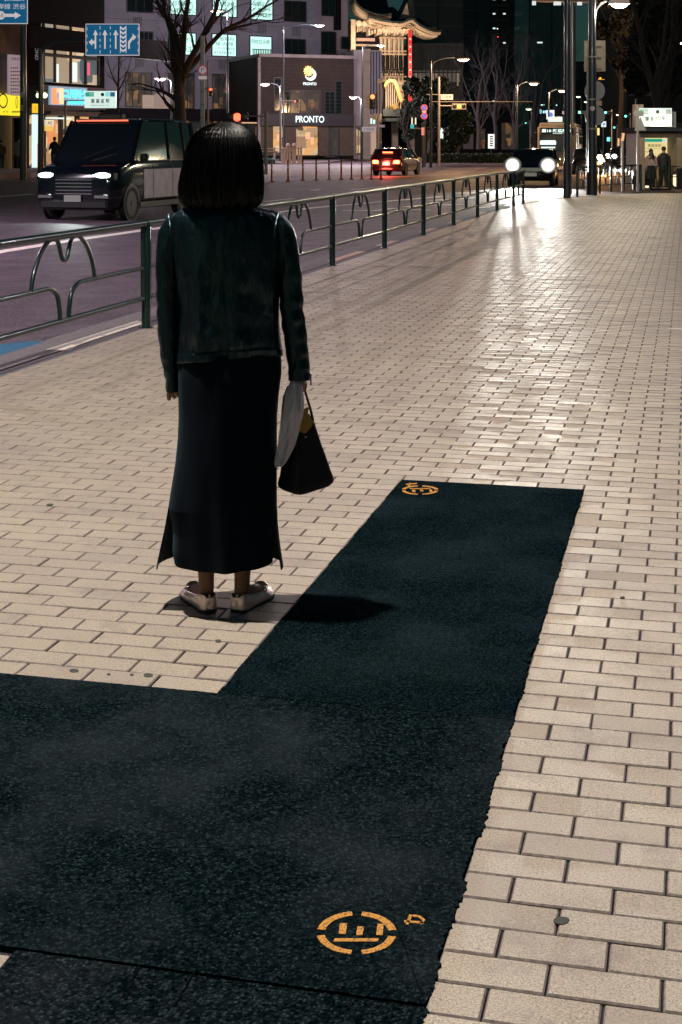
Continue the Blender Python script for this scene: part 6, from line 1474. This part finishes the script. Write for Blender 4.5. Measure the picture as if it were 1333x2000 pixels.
# skirt: waist to slit, then separate back and front sheets
def sfold(x, y, z, q, c, s):
    f = .016*math.sin(x*34+1+z*1.5)*max(0,(.80-z))+.009*math.sin(x*71+z*3)*max(0,(.7-z))+.003*math.sin(x*20-z*30)*max(0,z-.55); g = noise.noise(Vector((x*5,y*5,z*3)))*.006
    return x+c*g, y+s*(f+g), z
SK_ = [(686,352,548,.112),(705,351,550,.118),(730,350,550,.124),(770,350,545,.128),(810,350,541,.131),(850,348,539.5,.134),(900,343.5,539.5,.137),(945,337,540,.139),(985,331,541.5,.142)]
rows = [ring((wx(a)+wx(b))/2, 0, wz(v), (wx(b)-wx(a))/2, ry, 96, 2.2, sfold) for v,a,b,ry in interp(SK_,4)]
mb = MB().grid(rows)
def sheetpart(Tb, q0, q1, yoff=0., n=40):
    rr = []
    for v,a,b,ry in interp(Tb,5):
        cx, rx = (wx(a)+wx(b))/2, (wx(b)-wx(a))/2; row = []
        for k in range(n+1):
            q = math.radians(q0+(q1-q0)*k/n); c, s = math.cos(q), math.sin(q); e=2.2; r_ = (abs(c)**e+abs(s)**e)**(-1/e); x, y = cx+rx*c*r_, ry*s*r_
            x, y, z = sfold(x, y, wz(v), q, c, s); row.append((x, y+yoff, z))
        rr.append(row)
    return rr
back = sheetpart([(985,331,541.5,.142),(1008,336,540,.145),(1035,340,538,.148),(1070,339,538,.150),(1093,342,535.5,.152)], 188, 352)
front = sheetpart([(985,331,541.5,.142),(1030,323,545,.148),(1070,314,550,.154),(1106,307,555.5,.158)], -14, 194)
skirt = mb.build('skirt', SKT, woman, smooth=True)
for nm, g in (('skirt_back_panel', back), ('skirt_front_panel', front)):
    b_ = MB().grid(g, closed=False); g2 = [[(x*.985, y*.975, z) for x,y,z in r] for r in g]; b_.grid(g2[::-1], closed=False)
    n = len(g[0]); i0 = (len(g)-1)*n
    b_.grid([g[-1], g2[-1]], closed=False); b_.grid([[r[0] for r in g],[r[0] for r in g2]], closed=False); b_.grid([[r[-1] for r in g2],[r[-1] for r in g]], closed=False)
    b_.build(nm, SKT, woman, smooth=True)
# hair: bob, opened at the face
hm = bpy.data.materials.new('black_hair'); hm.use_nodes = True; nt = hm.node_tree; b = nt.nodes['Principled BSDF']
b.inputs['Roughness'].default_value=.42; b.inputs['Specular IOR Level'].default_value=.28
tc = N(nt,'ShaderNodeTexCoord'); mp = N(nt,'ShaderNodeMapping'); mp.inputs['Scale'].default_value=(240,240,7); nt.links.new(tc.outputs['Object'], mp.inputs[0])
a = tex(nt, mp.outputs[0], 1., 3); mp2 = N(nt,'ShaderNodeMapping'); mp2.inputs['Scale'].default_value=(60,60,3); nt.links.new(tc.outputs['Object'], mp2.inputs[0]); a2 = tex(nt, mp2.outputs[0], 1., 3)
nt.links.new(ramp(nt, a, [(.35,(.002,.002,.003)),(.65,(.006,.005,.005)),(.80,(.022,.014,.009))]), b.inputs['Base Color'])
bp = N(nt,'ShaderNodeBump'); bp.inputs['Strength'].default_value=.5; bp.inputs['Distance'].default_value=.0025; nt.links.new(math_(nt,'ADD',a,math_(nt,'MULTIPLY',a2,1.2)), bp.inputs['Height']); nt.links.new(bp.outputs[0], b.inputs['Normal'])
H = [(238.5,436,446,.004),(240,424,456,.022),(244,409,471,.045),(250,396,483,.066),(258,385,493,.084),(268,377,501,.098),(282,369,507,.108),(300,363.5,511,.113),(320,359,513,.115),(340,355,514,.116),(358,351,514.5,.115),(372,349.5,514.5,.112),(384,351,513,.108),(393,356,509.5,.102),(400,364,503,.092),(404,374,495,.080),(405,388,482,.062)]
def hf(x, y, z, q, c, s):
    k = min(1, max(0,(1.50-z)/.1)); strand = .55*(.0026*math.sin(q*46+3*math.sin(q*5))+.0018*math.sin(q*91+z*20)+.002*noise.noise(Vector((q*9,z*4,0))))*min(1,max(.25,(1.56-z)/.06))
    x += c*strand; y += s*strand
    z2 = z
    if z < wz(380): z2 += .006*math.sin(q*17)+.003*math.sin(q*43)
    if s > .45 and z < 1.47:
        y = min(y, .045+.02*max(0,(z-1.42)/.05))
    return x, y-.004, z2
rows = [ring((wx(a_)+wx(b_))/2, 0.0, wz(v), (wx(b_)-wx(a_))/2, ry, 300, 2.1, hf) for v,a_,b_,ry in interp(H,3)]
mb = MB().grid(rows); mb.f.append(tuple(range(300))[::-1])
hair = mb.build('hair', hm, body, smooth=True)
rnd = random.Random(4); mb = MB()
for i in range(900):    # loose strands over the surface and at the ends
    q = rnd.uniform(math.pi*.98, math.pi*2.02) if i%7 else rnd.uniform(0, 6.28); i0 = rnd.randint(3, 20); ln = rnd.randint(14, 30); pts = []
    k = int(q/(2*math.pi)*300)%300; off = rnd.uniform(.0005,.0022); dr = rnd.uniform(-.5,.5)
    for j in range(i0, min(i0+ln, len(rows)-2), 3):
        p = Vector(rows[j][int(k+dr*(j-i0)*.3)%300]); cc = Vector(((wx(432)), 0, p.z)); pts.append(p+(p-cc).normalized()*off)
    if len(pts) > 2: mb.tube(pts, [.0006]*(len(pts)-1)+[.0002], 3, cap=False)
for i in range(26):
    q = rnd.uniform(math.pi, 2*math.pi); k = int(q/(2*math.pi)*300)%300; p = Vector(rows[-8][k]); o_ = (p-Vector((wx(432),0,p.z))).normalized()
    mb.tube([p, p+Vector((0,0,-.012))+o_*.003, p+Vector((rnd.gauss(0,.004),0,-rnd.uniform(.018,.032)))+o_*rnd.uniform(-.006,.010)], [.0006,.0005,.0002], 3, cap=False)
mb.build('loose_hair_strands', hm, body, kind='stuff')
# shoes
SHM = mat('metallic_shoe_leather', (.78,.64,.60), .36, metal=.7, noise_s=30, noise_a=.2, bump=.25, bump_s=60); LIN = mat('pink_shoe_lining', (.50,.30,.29), .6); SOL = mat('shoe_sole', (.012,.010,.012), .6)
def shoe(sx):
    a = math.radians(24); fx_, fy = math.sin(a)*sx, math.cos(a); hx, hy = sx*.056-fx_*.035, -.042-fy*.035
    Lh = .232
    def P(t, w, z): return (hx+fx_*t*Lh+fy*w, hy+fy*t*Lh-fx_*w, z)
    prof = [(0,.013,.050),(.012,.020,.056),(.04,.026,.058),(.10,.0295,.055),(.22,.030,.046),(.36,.032,.040),(.5,.037,.037),(.62,.041,.036),(.72,.0415,.036),(.82,.038,.034),(.91,.029,.030),(.97,.017,.024),(1.,.004,.016)]
    rows = []; inner = []; rim = []
    for t, w, h in interp(prof, 3):
        op = t < .66; n = 20; row = []
        for k in range(n+1):
            f = k/n; q = math.pi*(1-f)       # from left rim under the sole to the right rim
            if op:
                wtop = w*(.80 if t > .08 else .9)
                pts = [(-wtop,h),(-w*1.02,h*.62),(-w,.016),(-w*.93,.007),(0,.006),(w*.93,.007),(w,.016),(w*1.02,h*.62),(wtop,h)]
            else:
                pts = [(0,h*1.04),(-w*.6,h*.95),(-w,h*.5),(-w*.93,.007),(0,.006),(w*.93,.007),(w,h*.5),(w*.6,h*.95),(0,h*1.04)]
            g = f*(len(pts)-1); i = min(int(g), len(pts)-2); g -= i
            row.append(P(t, pts[i][0]*(1-g)+pts[i+1][0]*g, pts[i][1]*(1-g)+pts[i+1][1]*g))
        rows.append(row)
        if op: rim.append((row[0], row[-1]))
    mb = MB().grid(rows, closed=False); mb.f.append(tuple(range(21))); mb.build('shoe', SHM, woman, smooth=True)
    sh = woman.children[-1]
    MB().grid([[Vector(p)*1 for p in r] for r in [[tuple(Vector(q_)+(Vector(P((k/ (len(rows)-1)),0,.02))-Vector(q_))*.06) for q_ in r] for k,r in enumerate(rows)][1:24]][::-1], closed=False).build('lining', LIN, sh, smooth=True)
    e = [r[0] for r in rim]+[P(.665,-.028,.040),P(.69,0,.041),P(.665,.028,.040)]+[r[1] for r in rim[::-1]]
    MB().tube([tuple(Vector(p)+Vector((0,0,.001))) for p in e], .0024, 6).build('rim', SHM, sh, smooth=True)
    MB().tube([P(.74,-.022,.046),P(.75,-.008,.050),P(.75,.008,.050),P(.74,.022,.046)], [.004,.007,.007,.004], 8).build('bow', SHM, sh, smooth=True)
    so = []
    for t, w, h in interp(prof, 3): so.append([P(t,-w*1.03,.008),P(t,-w*1.03,.0),P(t,w*1.03,.0),P(t,w*1.03,.008)])
    MB().grid(so).build('sole', SOL, sh)
    MB().slab([P(t,wv,0)[:2] for t,wv in ((-.01,-.018),(-.01,.018),(.05,.026),(.22,.026),(.22,-.026),(.05,-.026))], .0, .012).build('heel', SOL, sh)
    mb = MB().tube([P(.015,-.006,.042),P(.0,0,.030),P(.03,0,.058)], .004, 6); mb.build('heel_tab', SHM, sh, smooth=True)
shoe(-1); shoe(1)
# handbag hanging from her right hand
BAGM = fabric('black_bag_leather', (.007,.005,.009), .55, .2, 12, .35, fine=300)
bag = thing('handbag', 'black trapezoid handbag with thin straps held in the woman\'s right hand', 'bag', woman.location, PSI)
b0 = [Vector(p) for p in ((wx(583),-.08,wz(957)),(wx(663),.02,wz(945)),(wx(622),.10,wz(942)),(wx(533),-.0,wz(952)))]
b1 = [Vector(p) for p in ((wx(580),-.038,wz(842)),(wx(614),.018,wz(818)),(wx(600),.055,wz(818)),(wx(560),.01,wz(838)))]
def quadring(Q, r):
    out = []
    for i in range(4):
        p, a_, c_ = Q[i], Q[i-1], Q[(i+1)%4]; d0 = (a_-p).normalized(); d1 = (c_-p).normalized(); rr = min(r, (a_-p).length*.3, (c_-p).length*.3)
        for k in range(5):
            t = k/4; s0 = p+d0*rr; s1 = p+d1*rr; out.append(s0*(1-t)**2+p*2*t*(1-t)+s1*t**2)
    return out
rows = []
cb = sum(b0, Vector())/4
for t, sh_ in ((-.03,.62),(-.02,.80),(0,.90),(.025,.955),(.06,.985),(.10,1.0),(.2,1),(.4,1),(.6,1),(.8,1),(1,1),):
    Q = [b0[i].lerp(b1[i], max(t,0))+Vector((0,0,0)) for i in range(4)]; c = sum(Q,Vector())/4; Q = [c+(p-c)*sh_*(1-.05*math.sin(math.pi*max(t,0))) for p in Q]
    if t < 0: Q = [p+Vector((0,0,t*.35)) for p in Q]
    rows.append([tuple(p) for p in quadring(Q, .03 if t < .3 else .018)])
mb = MB().grid(rows); mb.f.append(tuple(range(20))[::-1]); mb.build('bag_body', BAGM, bag, smooth=True)
MB().tube([rows[k][2] for k in range(1,11)], .0016, 6).build('edge_piping', mat('piping',(.03,.018,.022),.4), bag)
MB().tube([tuple(Vector(p)) for p in rows[-1]]+[rows[-1][0]], .003, 6).build('opening_rim', BAGM, bag)
for st_ in (0, 1):
    p0 = (wx(612), .015+.03*st_, wz(826)); p1 = (wx(573), -.02+.03*st_, wz(842)); 
    q = [p0, (wx(606),.010+.02*st_,wz(800)), (wx(600),.004+.01*st_,wz(778)), (wx(594),.0,wz(757)), (wx(589),-.006,wz(755)), (wx(583),-.01,wz(770)), (wx(577),-.015,wz(805)), p1]
    MB().tube([tuple(v) for v in smooth([Vector(p) for p in q],4)], .0038, 6).build('strap', BAGM, bag, smooth=True)
for u,v in ((613,824),(598,848)): MB().ball(wx(u), -.012 if u>605 else -.045, wz(v), .004).build('stud', M['chrome'], bag)
clo = fabric('mustard_cloth', (.34,.23,.05), .8, .5, 30, .2, fine=500)
t = thing('scarf', 'mustard yellow knitted cloth stuffed in the top of the handbag', 'scarf', woman.location, PSI)
rnd = random.Random(2); rr = []
for i, (v,a_,b_,ry) in enumerate(((842,574,602,.02),(832,572,609,.03),(822,572,611,.034),(814,574,606,.03),(808,577,601,.022),(800,581,603,.02),(797,585,600,.012))):
    rr.append(ring((wx(a_)+wx(b_))/2, -.005, wz(v), (wx(b_)-wx(a_))/2, ry, 28, 2, lambda x,y,z,q,c,s: (x+c*.003*math.sin(q*5+z*90), y+s*.004*math.sin(q*4+z*70), z+.004*math.sin(q*3+1))))
mb = MB().grid(rr); mb.f.append(tuple(range((len(rr)-1)*28, len(rr)*28))); mb.build('cloth', clo, t, smooth=True)
PLM = fabric('plastic_bag_film', (.90,.80,.90), .45, 1., 30, .5, fine=120, stretch=(2,2,.6)); PLM.node_tree.nodes['Principled BSDF'].inputs['Transmission Weight'].default_value = .0
t = thing('plastic_bag', 'crumpled pale pinkish plastic bag hanging in front of the black handbag', 'plastic bag', woman.location, PSI)
rr = []
for i,(v,a_,b_,ry) in enumerate(interp([(739,572,582,.006),(744,567,591,.014),(755,563,594,.018),(768,560,595,.02),(785,557,595,.022),(800,554,593,.022),(820,551,589,.022),(840,548,583,.02),(860,545,577,.018),(878,542,569,.015),(892,540,560,.010),(899,541,553,.006)],3)):
    rr.append(ring((wx(a_)+wx(b_))/2, -.072-.022*min(1,i/14), wz(v), (wx(b_)-wx(a_))/2, ry, 48, 2, lambda x,y,z,q,c,s: (x+c*.002*math.sin(q*7+z*60), y+s*(.006*math.sin(q*6+z*25)+.004*math.sin(q*13-z*50)+.006*noise.noise(Vector((x*40,z*18,3)))), z)))
mb = MB().grid(rr); mb.f += [tuple(range(48))[::-1], tuple(range((len(rr)-1)*48, len(rr)*48))]; mb.build('film', PLM, t, smooth=True)
rr = [ring((wx(a_)+wx(b_))/2, -.045, wz(v), (wx(b_)-wx(a_))/2, .012, 24, 2) for v,a_,b_ in ((750,562,570),(770,554,568),(800,551,562),(830,548,556),(850,546,552))]
MB().grid(rr).build('film_tail', mat('film_teal',(.16,.24,.26),.4,bump=.5,bump_s=40), t, smooth=True)
# tidy: things that are one bare mesh keep their tag on the root
for o in list(bpy.data.objects):
    if o.type == 'MESH' and o.parent is None and 'kind' not in o and 'label' not in o and o.name.startswith('added_floodlight'): o['kind'] = 'structure'
